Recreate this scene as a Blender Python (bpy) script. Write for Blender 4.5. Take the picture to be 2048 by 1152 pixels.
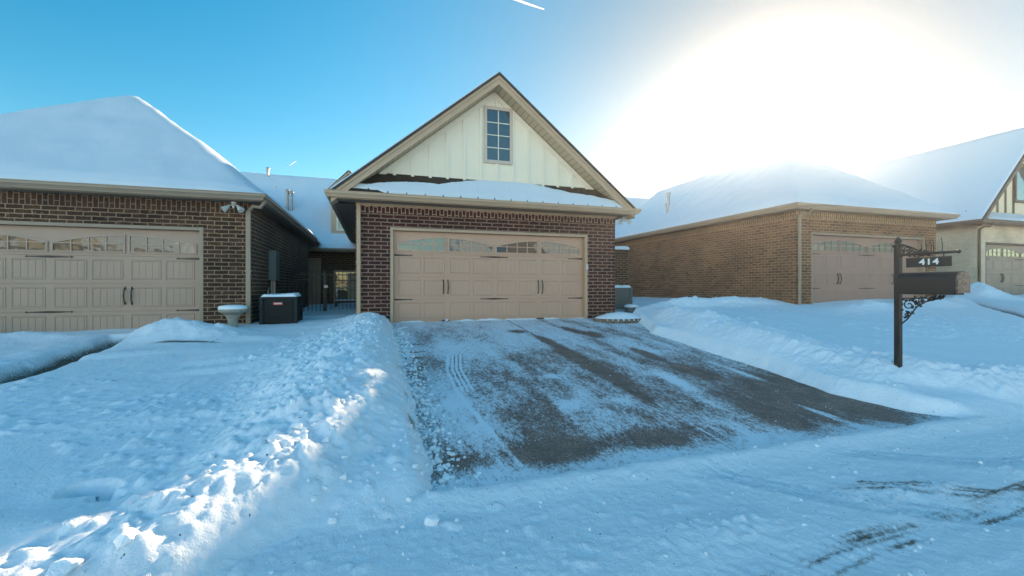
import bpy, math, random
import numpy as np
from mathutils import Vector
random.seed(7)
R = math.radians
for o in list(bpy.data.objects): bpy.data.objects.remove(o)
S = bpy.context.scene
COL = S.collection

# ------------------------------------------------------------------ camera, sky, sun, exposure
YAW = R(17.5); HAZE = .0010
SKY_S, SKY_E, SKY_P, SKY_K, AUR = .125, .56, 6, .80, (44, .16)
cd = bpy.data.cameras.new('camera'); cam = bpy.data.objects.new('camera', cd); COL.objects.link(cam)
cam.location = (-0.443, -10.43, 0.825)
cam.rotation_euler = (R(90), 0, -YAW)
cd.sensor_width = 36; cd.lens = 880/2048*36; cd.clip_end = 20000; cd.clip_start = 0.05
cd.shift_y = -2/2048
S.camera = cam
SUN_AZ, SUN_EL = R(48.8), R(17.4)          # azimuth clockwise from +y
sdir = Vector((math.sin(SUN_AZ)*math.cos(SUN_EL), math.cos(SUN_AZ)*math.cos(SUN_EL), math.sin(SUN_EL)))
W = bpy.data.worlds.new('World'); S.world = W; W.use_nodes = True
nt = W.node_tree; nt.nodes.clear(); N = nt.nodes.new; L = nt.links.new
sky = N('ShaderNodeTexSky'); sky.sky_type = 'NISHITA'; sky.sun_disc = False
sky.sun_elevation = SUN_EL; sky.sun_rotation = SUN_AZ; sky.dust_density = 0.6; sky.ozone_density = 1.0; sky.air_density = 1.0
hs = N('ShaderNodeHueSaturation'); hs.inputs['Hue'].default_value = 0.480; hs.inputs['Saturation'].default_value = 1.6; hs.inputs['Value'].default_value = 1.0
L(sky.outputs[0], hs.inputs['Color'])
bg = N('ShaderNodeBackground'); L(hs.outputs[0], bg.inputs[0])
# the aureole round the low sun: forward scattering by ice crystals in the air, a function of the angle to the sun
tc = N('ShaderNodeTexCoord'); nrm = N('ShaderNodeVectorMath'); nrm.operation = 'NORMALIZE'; L(tc.outputs['Generated'], nrm.inputs[0])
dt = N('ShaderNodeVectorMath'); dt.operation = 'DOT_PRODUCT'; dt.inputs[1].default_value = sdir; L(nrm.outputs[0], dt.inputs[0])
mx = N('ShaderNodeMath'); mx.operation = 'MAXIMUM'; mx.inputs[1].default_value = 0; L(dt.outputs['Value'], mx.inputs[0])
# sky dimmed toward the sun; warm glow added behind the camera as wall fill
def mrange(src, a, b, c, d):
    m = N('ShaderNodeMapRange'); L(src, m.inputs[0])
    for q, v in zip((1, 2, 3, 4), (a, b, c, d)): m.inputs[q].default_value = v
    return m.outputs[0]
def wm(op, a, b):
    m = N('ShaderNodeMath'); m.operation = op
    for q, v in ((0, a), (1, b)):
        if isinstance(v, (int, float)): m.inputs[q].default_value = v
        else: L(v, m.inputs[q])
    return m.outputs[0]
near = wm('SUBTRACT', 1.0, wm('MULTIPLY', wm('POWER', mx.outputs[0], SKY_P), SKY_K))
L(wm('MULTIPLY', wm('MULTIPLY', mrange(dt.outputs['Value'], -.5, .25, SKY_S*1.0, SKY_S*SKY_E), near), 1.0), bg.inputs[1])
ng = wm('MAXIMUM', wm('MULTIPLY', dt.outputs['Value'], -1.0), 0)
# horizon haze lit by the low sun: the same aureole, flattened in elevation
gaz = SUN_AZ-R(7); sq = N('ShaderNodeVectorMath'); sq.operation = 'MULTIPLY'; sq.inputs[1].default_value = (1, 1, 1.5); L(nrm.outputs[0], sq.inputs[0])
nq = N('ShaderNodeVectorMath'); nq.operation = 'NORMALIZE'; L(sq.outputs[0], nq.inputs[0])
dq = N('ShaderNodeVectorMath'); dq.operation = 'DOT_PRODUCT'; dq.inputs[1].default_value = Vector((math.sin(gaz)*math.cos(SUN_EL), math.cos(gaz)*math.cos(SUN_EL), 1.5*math.sin(SUN_EL-R(3)))).normalized(); L(nq.outputs[0], dq.inputs[0])
flat = wm('MAXIMUM', dq.outputs['Value'], 0)
def aur(p, k, col, src=None):
    a = N('ShaderNodeMath'); a.operation = 'POWER'; a.inputs[1].default_value = p; L(src or mx.outputs[0], a.inputs[0])
    b = N('ShaderNodeMath'); b.operation = 'MULTIPLY'; b.inputs[1].default_value = k; L(a.outputs[0], b.inputs[0])
    g = N('ShaderNodeBackground'); g.inputs[0].default_value = (*col, 1); L(b.outputs[0], g.inputs[1]); return g
sh = bg
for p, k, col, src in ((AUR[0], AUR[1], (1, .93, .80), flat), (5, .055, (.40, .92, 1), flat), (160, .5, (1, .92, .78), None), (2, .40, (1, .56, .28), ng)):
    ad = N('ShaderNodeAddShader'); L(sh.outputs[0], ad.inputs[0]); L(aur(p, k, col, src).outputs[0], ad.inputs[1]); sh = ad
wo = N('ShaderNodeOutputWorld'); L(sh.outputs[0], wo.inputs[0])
sl = bpy.data.lights.new('sun', 'SUN'); sun = bpy.data.objects.new('sun', sl); COL.objects.link(sun)
sl.energy = 3.4; sl.angle = R(0.55); sl.color = (1, .79, .55)
sun.rotation_euler = sdir.to_track_quat('Z', 'Y').to_euler()
S.view_settings.view_transform = 'Standard'; S.view_settings.look = 'None'
S.view_settings.gamma = 1; S.view_settings.use_curve_mapping = False
S.view_settings.exposure = 1.70

# ------------------------------------------------------------------ tags
def tag(o, label=None, cat=None, group=None, kind=None):
    if label: o['label'] = label
    if cat: o['category'] = cat
    if group: o['group'] = group
    if kind: o['kind'] = kind
    return o
def empty(name, loc, label, cat, group=None):
    o = bpy.data.objects.new(name, None); COL.objects.link(o); o.location = loc; o.empty_display_size = .1
    return tag(o, label, cat, group)
def world_loc(o):
    v = Vector((0, 0, 0))
    while o is not None:
        v += o.location; o = o.parent
    return v

# ------------------------------------------------------------------ mesh builder (world coordinates)
class MB:
    def __init__(s): s.v = []; s.f = []; s.uv = {}
    def poly(s, pts, uv=None):
        i = len(s.v); s.v += [tuple(p) for p in pts]; s.f.append(list(range(i, i+len(pts))))
        if uv: s.uv[len(s.f)-1] = uv
        return s
    def box(s, x0, x1, y0, y1, z0, z1):
        i = len(s.v)
        s.v += [(x0,y0,z0),(x1,y0,z0),(x1,y1,z0),(x0,y1,z0),(x0,y0,z1),(x1,y0,z1),(x1,y1,z1),(x0,y1,z1)]
        for f in ((0,3,2,1),(4,5,6,7),(0,1,5,4),(1,2,6,5),(2,3,7,6),(3,0,4,7)): s.f.append([i+k for k in f])
        return s
    def prism(s, pts, d):
        """closed polygon (3D points) swept by vector d"""
        n = len(pts); i = len(s.v); d = Vector(d)
        s.v += [tuple(p) for p in pts] + [tuple(Vector(p)+d) for p in pts]
        s.f.append([i+k for k in range(n)]); s.f.append([i+n+k for k in reversed(range(n))])
        for k in range(n): s.f.append([i+(k+1) % n, i+k, i+n+k, i+n+(k+1) % n])
        return s
    def tube(s, path, r, n=8, cap=True):
        P = [Vector(p) for p in path]; rr = r if isinstance(r, (list, tuple)) else [r]*len(P); i = len(s.v); up = None
        for k, p in enumerate(P):
            t = (P[min(k+1, len(P)-1)]-P[max(k-1, 0)]).normalized()
            a = up if up is not None else (Vector((0,0,1)) if abs(t.z) < .9 else Vector((1,0,0)))
            u = (a - t*a.dot(t)).normalized(); up = u; w = t.cross(u)
            for j in range(n):
                q = 2*math.pi*j/n; s.v.append(tuple(p+(u*math.cos(q)+w*math.sin(q))*rr[k]))
        for k in range(len(P)-1):
            for j in range(n): s.f.append([i+k*n+j, i+k*n+(j+1) % n, i+(k+1)*n+(j+1) % n, i+(k+1)*n+j])
        if cap: s.f.append([i+j for j in reversed(range(n))]); s.f.append([i+(len(P)-1)*n+j for j in range(n)])
        return s
    def lathe(s, c, prof, n=24):
        i = len(s.v)
        for r, z in prof:
            for j in range(n):
                q = 2*math.pi*j/n; s.v.append((c[0]+r*math.cos(q), c[1]+r*math.sin(q), c[2]+z))
        for k in range(len(prof)-1):
            for j in range(n): s.f.append([i+k*n+j, i+k*n+(j+1) % n, i+(k+1)*n+(j+1) % n, i+(k+1)*n+j])
        s.f.append([i+j for j in reversed(range(n))]); s.f.append([i+(len(prof)-1)*n+j for j in range(n)])
        return s
    def sweep(s, path, prof):
        """profile (out, z) along a horizontal open polyline; outward is right of travel"""
        P = [Vector((p[0], p[1])) for p in path]; z = path[0][2]; i = len(s.v); n = len(prof)
        for k, p in enumerate(P):
            ds = []
            if k > 0: ds.append((P[k]-P[k-1]).normalized())
            if k < len(P)-1: ds.append((P[k+1]-P[k]).normalized())
            ns = [Vector((d.y, -d.x)) for d in ds]; m = sum(ns, Vector((0, 0))).normalized(); m = m/max(.2, m.dot(ns[0]))
            for o, h in prof: s.v.append((p.x+m.x*o, p.y+m.y*o, z+h))
        for k in range(len(P)-1):
            for j in range(n): s.f.append([i+k*n+j, i+k*n+(j+1) % n, i+(k+1)*n+(j+1) % n, i+(k+1)*n+j])
        s.f.append([i+j for j in range(n)]); s.f.append([i+(len(P)-1)*n+j for j in reversed(range(n))])
        return s
    def build(s, name, mat, parent=None, bevel=0, smooth=False, swap=False):
        off = world_loc(parent) if parent else Vector((0, 0, 0))
        me = bpy.data.meshes.new(name)
        me.from_pydata([tuple(Vector(v)-off) for v in s.v], [], s.f); me.update()
        ul = me.uv_layers.new(name='UVMap').data
        for pi, p in enumerate(me.polygons):
            nx, ny, nz = abs(p.normal.x), abs(p.normal.y), abs(p.normal.z); cu = s.uv.get(pi)
            for q, li in enumerate(p.loop_indices):
                v = s.v[me.loops[li].vertex_index]
                if cu: uv = cu[q]
                elif nx > ny and nx > nz*.9: uv = (v[1], v[2])
                elif ny >= nx and ny > nz*.9: uv = (v[0], v[2])
                else: uv = (v[0], v[1])
                ul[li].uv = (uv[1], uv[0]) if swap else uv
            if smooth: p.use_smooth = True
        o = bpy.data.objects.new(name, me); COL.objects.link(o)
        if mat: me.materials.append(mat)
        if parent: o.parent = parent
        if bevel:
            b = o.modifiers.new('bevel', 'BEVEL'); b.width = bevel; b.segments = 2; b.limit_method = 'ANGLE'; b.angle_limit = R(35)
        return o

# ------------------------------------------------------------------ materials
def newmat(name):
    m = bpy.data.materials.new(name); m.use_nodes = True
    nt = m.node_tree; return m, nt, nt.nodes['Principled BSDF']
def mixc(nt, fac, a, b):
    m = nt.nodes.new('ShaderNodeMix'); m.data_type = 'RGBA'
    for sock, v in ((m.inputs[0], fac), (m.inputs[6], a), (m.inputs[7], b)):
        if hasattr(v, 'is_linked') or isinstance(v, bpy.types.NodeSocket): nt.links.new(v, sock)
        elif isinstance(v, (int, float)): sock.default_value = v
        else: sock.default_value = (*v, 1)
    return m.outputs[2]
def noise(nt, vec, scale, detail=3, rough=.55, w=None):
    n = nt.nodes.new('ShaderNodeTexNoise'); n.inputs['Scale'].default_value = scale; n.inputs['Detail'].default_value = detail; n.inputs['Roughness'].default_value = rough
    if vec is not None: nt.links.new(vec, n.inputs['Vector'])
    return n
def ramp(nt, fac, a, b):
    m = nt.nodes.new('ShaderNodeMapRange'); m.inputs[1].default_value = a; m.inputs[2].default_value = b; nt.links.new(fac, m.inputs[0]); return m.outputs[0]
def mth(nt, op, a, b):
    m = nt.nodes.new('ShaderNodeMath'); m.operation = op
    for k, v in ((0, a), (1, b)):
        if isinstance(v, bpy.types.NodeSocket): nt.links.new(v, m.inputs[k])
        else: m.inputs[k].default_value = v
    return m.outputs[0]
def bump(nt, h, strength, dist, bsdf, prev=None):
    b = nt.nodes.new('ShaderNodeBump'); b.inputs['Strength'].default_value = strength; b.inputs['Distance'].default_value = dist
    nt.links.new(h, b.inputs['Height'])
    if prev is not None: nt.links.new(prev, b.inputs['Normal'])
    nt.links.new(b.outputs[0], bsdf.inputs['Normal']); return b.outputs[0]
def geo(nt): return nt.nodes.new('ShaderNodeNewGeometry').outputs['Position']

def paint(name, col, rough=.55, metal=0, var=.12, scale=3, bmp=.15, bscale=60):
    m, nt, b = newmat(name); p = geo(nt)
    n = noise(nt, p, scale, 4); n2 = noise(nt, p, bscale, 3)
    f = ramp(nt, n.outputs[0], .3, .7)
    c = mixc(nt, f, tuple(x*(1-var) for x in col), tuple(min(1, x*(1+var)) for x in col))
    nt.links.new(c, b.inputs['Base Color']); b.inputs['Roughness'].default_value = rough; b.inputs['Metallic'].default_value = metal
    if bmp: bump(nt, n2.outputs[0], bmp, .004, b)
    return m

def brick(name, cols, mortar, w=.27, h=.086, ms=.010, smear=.25, dist=.006, blotch=None, mb=.5):
    m, nt, b = newmat(name)
    uv = nt.nodes.new('ShaderNodeTexCoord').outputs['UV']
    dn = noise(nt, uv, 14, 3, .6)
    sub = nt.nodes.new('ShaderNodeVectorMath'); sub.operation = 'SUBTRACT'; sub.inputs[1].default_value = (.5, .5, .5); nt.links.new(dn.outputs['Color'], sub.inputs[0])
    sc = nt.nodes.new('ShaderNodeVectorMath'); sc.operation = 'SCALE'; sc.inputs['Scale'].default_value = dist*4; nt.links.new(sub.outputs[0], sc.inputs[0])
    ad = nt.nodes.new('ShaderNodeVectorMath'); nt.links.new(uv, ad.inputs[0]); nt.links.new(sc.outputs[0], ad.inputs[1])
    t = nt.nodes.new('ShaderNodeTexBrick'); nt.links.new(ad.outputs[0], t.inputs['Vector'])
    t.inputs['Scale'].default_value = 1; t.inputs['Brick Width'].default_value = w; t.inputs['Row Height'].default_value = h
    t.inputs['Mortar Size'].default_value = ms; t.inputs['Mortar Smooth'].default_value = .25; t.inputs['Bias'].default_value = 0
    t.inputs['Color1'].default_value = (0, 0, 0, 1); t.inputs['Color2'].default_value = (1, 1, 1, 1); t.inputs['Mortar'].default_value = (.5, .5, .5, 1)
    cr = nt.nodes.new('ShaderNodeValToRGB'); nt.links.new(t.outputs['Color'], cr.inputs[0])
    e = cr.color_ramp.elements; e[0].color = (*cols[0], 1); e[1].color = (*cols[-1], 1)
    for k, c in enumerate(cols[1:-1]): q = e.new((k+1)/(len(cols)-1)); q.color = (*c, 1)
    n1 = noise(nt, uv, 45, 4, .7); c1 = mixc(nt, ramp(nt, n1.outputs[0], .3, .75), cr.outputs[0], tuple(x*.55 for x in cols[0]))
    # pale mortar wash smeared over the tumbled brick faces
    n2 = noise(nt, uv, 9, 5, .72); f2 = ramp(nt, n2.outputs[0], .56, .74)
    c2 = mixc(nt, mth(nt, 'MULTIPLY', f2, smear), c1, mortar)
    n3 = noise(nt, uv, 60, 3); mo = mixc(nt, n3.outputs[0], tuple(x*.75 for x in mortar), tuple(min(1, x*1.2) for x in mortar))
    c3 = mixc(nt, t.outputs['Fac'], c2, mo)
    n4 = noise(nt, uv, .8, 4, .6); c4 = mixc(nt, ramp(nt, n4.outputs[0], .35, .7), c3, (.5, .5, .5)); 
    mm = [x for x in nt.nodes if x.type == 'MIX'][-1]; mm.blend_type = 'MULTIPLY'; mm.inputs[0].default_value = .3
    for l in list(mm.inputs[0].links): nt.links.remove(l)
    hsv = nt.nodes.new('ShaderNodeHueSaturation'); nt.links.new(c3, hsv.inputs['Color'])
    nt.links.new(mth(nt, 'ADD', mth(nt, 'MULTIPLY', n4.outputs[0], 1.3), .36), hsv.inputs['Value'])
    nt.links.new(hsv.outputs[0], b.inputs['Base Color']); b.inputs['Roughness'].default_value = .88
    inv = mth(nt, 'SUBTRACT', 1.0, t.outputs['Fac'])
    hh = mth(nt, 'ADD', inv, mth(nt, 'MULTIPLY', n1.outputs[0], .5))
    bump(nt, hh, mb, .012, b)
    return m

def snowmat(name, col=(.86, .89, .92), dirt=False, fine=1.0, sss=0):
    m, nt, b = newmat(name); p = geo(nt)
    n = noise(nt, p, 1.6, 5, .6); c = mixc(nt, n.outputs[0], tuple(x*.95 for x in col), col)
    n2 = noise(nt, p, 26, 5, .65); n3 = noise(nt, p, 110, 3, .6); n4 = noise(nt, p, 6, 4, .6)
    if dirt:
        a = nt.nodes.new('ShaderNodeAttribute'); a.attribute_name = 'dirt'
        nd = noise(nt, p, 55, 4, .75)
        f = mth(nt, 'MULTIPLY', a.outputs['Fac'], ramp(nt, mth(nt, 'ADD', nd.outputs[0], mth(nt, 'MULTIPLY', a.outputs['Fac'], .25)), .50, .70))
        c = mixc(nt, f, c, (.10, .085, .06))
        sp = noise(nt, p, 38, 1, .5); c = mixc(nt, ramp(nt, sp.outputs[0], .765, .79), c, (.12, .10, .07))
    nt.links.new(c, b.inputs['Base Color']); b.inputs['Roughness'].default_value = .62
    b.inputs['Specular IOR Level'].default_value = .35
    b.inputs['Subsurface Weight'].default_value = sss; b.inputs['Subsurface Radius'].default_value = (.6, .8, 1.0); b.inputs['Subsurface Scale'].default_value = .035
    h = mth(nt, 'ADD', mth(nt, 'MULTIPLY', n2.outputs[0], 1.0), mth(nt, 'ADD', mth(nt, 'MULTIPLY', n3.outputs[0], .35), mth(nt, 'MULTIPLY', n4.outputs[0], 1.6)))
    bump(nt, h, .55*fine, .018, b)
    return m

def glassmat(name, tint=(.05, .07, .08), refl=.4, wav=.35):
    m, nt, b = newmat(name); p = geo(nt)
    b.inputs['Base Color'].default_value = (*tint, 1); b.inputs['Roughness'].default_value = .35; b.inputs['Metallic'].default_value = 0
    g = nt.nodes.new('ShaderNodeBsdfGlossy'); g.inputs['Roughness'].default_value = .02; g.inputs['Color'].default_value = (.85, .92, .9, 1)
    n = noise(nt, p, 3.2, 2, .5)
    bb = nt.nodes.new('ShaderNodeBump'); bb.inputs['Strength'].default_value = wav; bb.inputs['Distance'].default_value = .02
    nt.links.new(n.outputs[0], bb.inputs['Height']); nt.links.new(bb.outputs[0], g.inputs['Normal'])
    ms = nt.nodes.new('ShaderNodeMixShader'); ms.inputs[0].default_value = refl
    nt.links.new(b.outputs[0], ms.inputs[1]); nt.links.new(g.outputs[0], ms.inputs[2])
    nt.links.new(ms.outputs[0], nt.nodes['Material Output'].inputs[0]); return m

def shingle(name, col):
    m, nt, b = newmat(name); p = geo(nt)
    n = noise(nt, p, 30, 4, .7); c = mixc(nt, n.outputs[0], tuple(x*.5 for x in col), tuple(x*1.5 for x in col))
    nt.links.new(c, b.inputs['Base Color']); b.inputs['Roughness'].default_value = .95; bump(nt, n.outputs[0], .8, .01, b); return m

def soffitmat(name, col):
    m, nt, b = newmat(name); uv = nt.nodes.new('ShaderNodeTexCoord').outputs['UV']
    s = nt.nodes.new('ShaderNodeSeparateXYZ'); nt.links.new(uv, s.inputs[0])
    f = mth(nt, 'PINGPONG', s.outputs[0], .075)
    g = ramp(nt, f, .0, .012)
    c = mixc(nt, g, tuple(x*.3 for x in col), col); nt.links.new(c, b.inputs['Base Color']); b.inputs['Roughness'].default_value = .6
    bump(nt, g, .6, .01, b); return m

def concrete(name):
    m, nt, b = newmat(name); p = geo(nt)
    a = nt.nodes.new('ShaderNodeAttribute'); a.attribute_name = 'dust'
    v = nt.nodes.new('ShaderNodeTexVoronoi'); v.inputs['Scale'].default_value = 95; nt.links.new(p, v.inputs['Vector'])
    sv = nt.nodes.new('ShaderNodeSeparateColor'); nt.links.new(v.outputs['Color'], sv.inputs[0])
    ag = mixc(nt, sv.outputs[0], (.12, .072, .054), (.44, .285, .225))
    n1 = noise(nt, p, 4, 5, .65); ag = mixc(nt, ramp(nt, n1.outputs[0], .35, .7), ag, (.14, .085, .064))
    mp = nt.nodes.new('ShaderNodeMapping'); mp.inputs['Scale'].default_value = (1.0, .42, 1.0); mp.inputs['Rotation'].default_value = (0, 0, R(-20)); nt.links.new(p, mp.inputs[0])
    n2 = noise(nt, mp.outputs[0], 30, 6, .9); n3 = noise(nt, p, 120, 2, .6)
    # snow grains caught in the texture of the slab: threshold of fine noise by the amount of dust
    nn = mth(nt, 'ADD', mth(nt, 'MULTIPLY', n2.outputs[0], .7), mth(nt, 'MULTIPLY', n3.outputs[0], .3))
    thr = mth(nt, 'SUBTRACT', .74, mth(nt, 'MULTIPLY', a.outputs['Fac'], .46))
    d = mth(nt, 'SUBTRACT', nn, thr); f = ramp(nt, d, -.035, .05)
    c = mixc(nt, f, ag, (.80, .84, .88)); nt.links.new(c, b.inputs['Base Color'])
    b.inputs['Roughness'].default_value = .8
    bump(nt, mth(nt, 'ADD', f, mth(nt, 'MULTIPLY', v.outputs['Distance'], .4)), .6, .008, b)
    return m

M = {}
M['red_brick'] = brick('maroon_brick', [(.034, .009, .007), (.066, .014, .009), (.10, .020, .012), (.048, .012, .009)], (.29, .175, .12), w=.275, h=.0885, ms=.0125, smear=.12, dist=.0075)
M['red_soldier'] = brick('maroon_soldier_brick', [(.06, .013, .010), (.085, .02, .013), (.115, .028, .016)], (.42, .27, .19), w=.22, h=.0885, ms=.011, smear=.1, dist=.006)
M['brown_brick'] = brick('brown_brick', [(.034, .013, .006), (.074, .031, .014), (.13, .056, .024), (.05, .020, .010)], (.33, .205, .12), w=.25, h=.083, ms=.009, smear=.65, dist=.008)
M['brown_soldier'] = brick('brown_soldier_brick', [(.06, .026, .013), (.12, .048, .022), (.075, .034, .018)], (.26, .17, .11), w=.22, h=.083, ms=.009, smear=.4, dist=.006)
M['tan_brick'] = brick('tan_brown_brick', [(.12, .047, .020), (.24, .098, .040), (.36, .155, .066), (.17, .068, .028)], (.38, .235, .135), w=.25, h=.083, ms=.009, smear=.7, dist=.008)
M['tan_soldier'] = brick('tan_soldier_brick', [(.21, .105, .05), (.35, .18, .09)], (.46, .33, .2), w=.22, h=.083, ms=.009, smear=.5, dist=.006)
M['cream_brick'] = brick('cream_painted_brick', [(.70, .53, .35), (.76, .59, .40), (.80, .63, .43)], (.70, .54, .37), w=.22, h=.075, ms=.008, smear=.2, dist=.004, mb=.35)
M['snow'] = snowmat('snow', dirt=True, sss=.5)
M['road_snow'] = snowmat('packed_road_snow', (.86, .89, .91), dirt=True, fine=1.3)
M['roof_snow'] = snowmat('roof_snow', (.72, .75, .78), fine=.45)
M['cap_snow'] = snowmat('settled_snow', (.88, .90, .92), fine=.5, sss=.4)
M['beige'] = paint('beige_trim', (.50, .33, .205), .45, var=.06)
M['beige_soffit'] = soffitmat('beige_soffit', (.52, .40, .26))
M['taupe'] = paint('taupe_trim', (.33, .235, .16), .45, var=.06)
M['taupe_soffit'] = paint('taupe_soffit', (.20, .15, .105), .6)
M['door_beige'] = paint('beige_door_paint', (.56, .325, .215), .42, var=.035, scale=1.2, bmp=.25, bscale=90)
M['door_taupe'] = paint('taupe_door_paint', (.43, .28, .20), .42, var=.04, scale=1.2, bmp=.3, bscale=90)
M['door_mauve'] = paint('mauve_door_paint', (.36, .21, .155), .45, var=.04, scale=1.2, bmp=.25)
M['door_gray'] = paint('gray_door_paint', (.33, .25, .19), .45, var=.04, scale=1.2, bmp=.25)
M['white'] = paint('white_siding', (.88, .75, .57), .55, var=.02, bmp=.15)
M['bronze'] = paint('bronze_metal', (.055, .038, .028), .38, metal=.3, var=.2)
M['brown_trim'] = paint('brown_trim', (.13, .095, .07), .5, var=.08)
M['black'] = paint('black_iron', (.02, .019, .018), .4, metal=.4, var=.2)
M['hardware'] = paint('black_hardware', (.025, .022, .02), .45, var=.2)
M['mail'] = paint('bronze_mailbox_paint', (.016, .011, .009), .5, metal=0, var=.15)
M['frost'] = paint('frosted_metal', (.15, .105, .085), .35, metal=.2, var=.8, scale=40)
M['white_text'] = paint('white_lettering', (.85, .83, .78), .5, var=.02)
M['shingle'] = shingle('dark_shingles', (.06, .05, .045))
M['shingle_brown'] = shingle('brown_shingles', (.09, .065, .05))
M['glass'] = glassmat('window_glass', (.012, .02, .02), .10, .25)
M['glass_dark'] = glassmat('dark_window_glass', (.02, .03, .035), .12, .1)
M['glass_sky'] = glassmat('bright_window_glass', (.05, .09, .1), .45, .1)
M['green_metal'] = paint('green_gray_metal', (.009, .014, .013), .75, metal=0, var=.15)
M['gray_metal'] = paint('gray_utility_paint', (.13, .15, .14), .5, var=.1)
M['pipe'] = paint('galvanised_pipe', (.42, .37, .33), .4, metal=.4, var=.2)
M['stone'] = paint('cast_stone', (.34, .30, .24), .85, var=.2, scale=14, bmp=.6, bscale=80)
M['lamp_white'] = paint('white_plastic', (.55, .52, .48), .35, var=.05)
M['red_badge'] = paint('red_badge', (.45, .06, .05), .4, var=.1)
M['concrete'] = concrete('aggregate_concrete')
M['far_wall'] = paint('sunlit_siding', (.55, .40, .22), .7, var=.1)
M['far_brick'] = brick('sunlit_brick', [(.22, .13, .08), (.3, .18, .11)], (.4, .33, .25))
M['curtain'] = paint('curtain', (.5, .4, .26), .8, var=.2, scale=6)

# ------------------------------------------------------------------ terrain
def hsh(ix, iy, s):
    v = np.sin(ix*127.1+iy*311.7+s*74.7)*43758.5453; return v-np.floor(v)
def vn(x, y, s=0):
    ix, iy = np.floor(x), np.floor(y); fx, fy = x-ix, y-iy; fx = fx*fx*(3-2*fx); fy = fy*fy*(3-2*fy)
    a, b, c, d = hsh(ix, iy, s), hsh(ix+1, iy, s), hsh(ix, iy+1, s), hsh(ix+1, iy+1, s)
    return (a+(b-a)*fx)*(1-fy)+(c+(d-c)*fx)*fy-.5
def fbm(x, y, s=0, o=4, g=.5):
    t = 0; a = 1; f = 1
    for k in range(o): t = t+a*vn(x*f+k*17.3, y*f-k*9.1, s+k); a *= g; f *= 2.03
    return t
def clods(x, y, size, s, prob=.6, flat=.8):
    """lumps of broken snow: one rounded clod per cell"""
    X, Y = x/size, y/size; ix, iy = np.floor(X), np.floor(Y); out = np.zeros_like(X)
    for dx in (-1, 0, 1):
        for dy in (-1, 0, 1):
            cx, cy = ix+dx, iy+dy
            px = cx+.5+(hsh(cx, cy, s)-.5)*.9; py = cy+.5+(hsh(cx, cy, s+3)-.5)*.9
            r = .22+.42*hsh(cx, cy, s+5)**1.5; on = hsh(cx, cy, s+9) < prob
            el = .7+.6*hsh(cx, cy, s+11); an = 6.28*hsh(cx, cy, s+13); ca, sa = np.cos(an), np.sin(an)
            ddx, ddy = X-px, Y-py; u = (ddx*ca+ddy*sa)*el; w = (-ddx*sa+ddy*ca)/el
            dsq = np.abs(u)*.55+np.abs(w)*.55+.5*np.maximum(np.abs(u), np.abs(w)); q = 1-dsq/r
            ti = .75+(hsh(cx, cy, s+15)-.5)*1.5*u/r+(hsh(cx, cy, s+17)-.5)*1.5*w/r
            out = np.maximum(out, np.where(on & (q > 0), np.clip(q*2.4, 0, 1)**.8*np.clip(ti, .2, 1.3)*r*flat, 0))
    return out*size
def ss(a, b, x):
    t = np.clip((x-a)/(b-a), 0, 1); return t*t*(3-2*t)
def base(x, y):
    z = .085*np.clip(y, -7.1, 0)
    f = ss(-7.6, -2.5, y)
    cr = np.where(x < 0, np.maximum(.035*x, -.18), np.where(x > 5.6, np.minimum(.034*(x-5.6), .32), 0))
    return z+cr*(.25+.75*f)*np.where(y < -7.2, ss(-9.5, -7.2, y), 1)
def polyd(x, y, pts):
    """distance to a polyline and parameter of the nearest point (values blended in pts[2:])"""
    best = np.full(x.shape, 1e9); val = [np.zeros(x.shape) for _ in pts[0][2:]]; side = np.zeros(x.shape)
    for a, b in zip(pts[:-1], pts[1:]):
        vx, vy = b[0]-a[0], b[1]-a[1]; t = np.clip(((x-a[0])*vx+(y-a[1])*vy)/(vx*vx+vy*vy), 0, 1)
        d = np.hypot(x-a[0]-t*vx, y-a[1]-t*vy); m = d < best; best = np.where(m, d, best)
        side = np.where(m, np.sign(vx*(y-a[1])-vy*(x-a[0])), side)
        for k in range(len(val)): val[k] = np.where(m, a[2+k]+(b[2+k]-a[2+k])*t, val[k])
    return best, val, side
EDGE_Y = -7.32
def drive_sdf(x, y):
    """negative inside the cleared driveway of the middle garage"""
    wob = .05*fbm(x*2.2, y*2.2, 40)+.02*vn(x*9, y*9, 41)
    xr = np.interp(y, [-7.3, -7.0, -6.3, -5, -2.2, -1.2, 0, 2], [5.55, 5.3, 5.12, 5.2, 5.3, 5.75, 6.2, 7.6])
    xl = np.interp(y, [-7.4, -7.0, -4, 0], [-.02, .02, .02, .0])
    d = np.maximum(np.maximum(xl-x, x-xr), np.maximum(EDGE_Y-y+.0, np.where(x > 5.8, y-2.2, y-.1)))
    return d+wob
def left_drive_sdf(x, y):
    wob = .12*fbm(x*2.2, y*2.2, 44)
    return np.maximum(np.maximum(-4.80-x+.06*y, x+4.42-.06*y), np.maximum(-4.4-y, y+.9))+wob
def right_drive_sdf(x, y):
    return polyd(x, y, [(19.4, .6, 0), (17.6, -1.5, 0), (14.6, -4.4, 0)])[0]-.16
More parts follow.
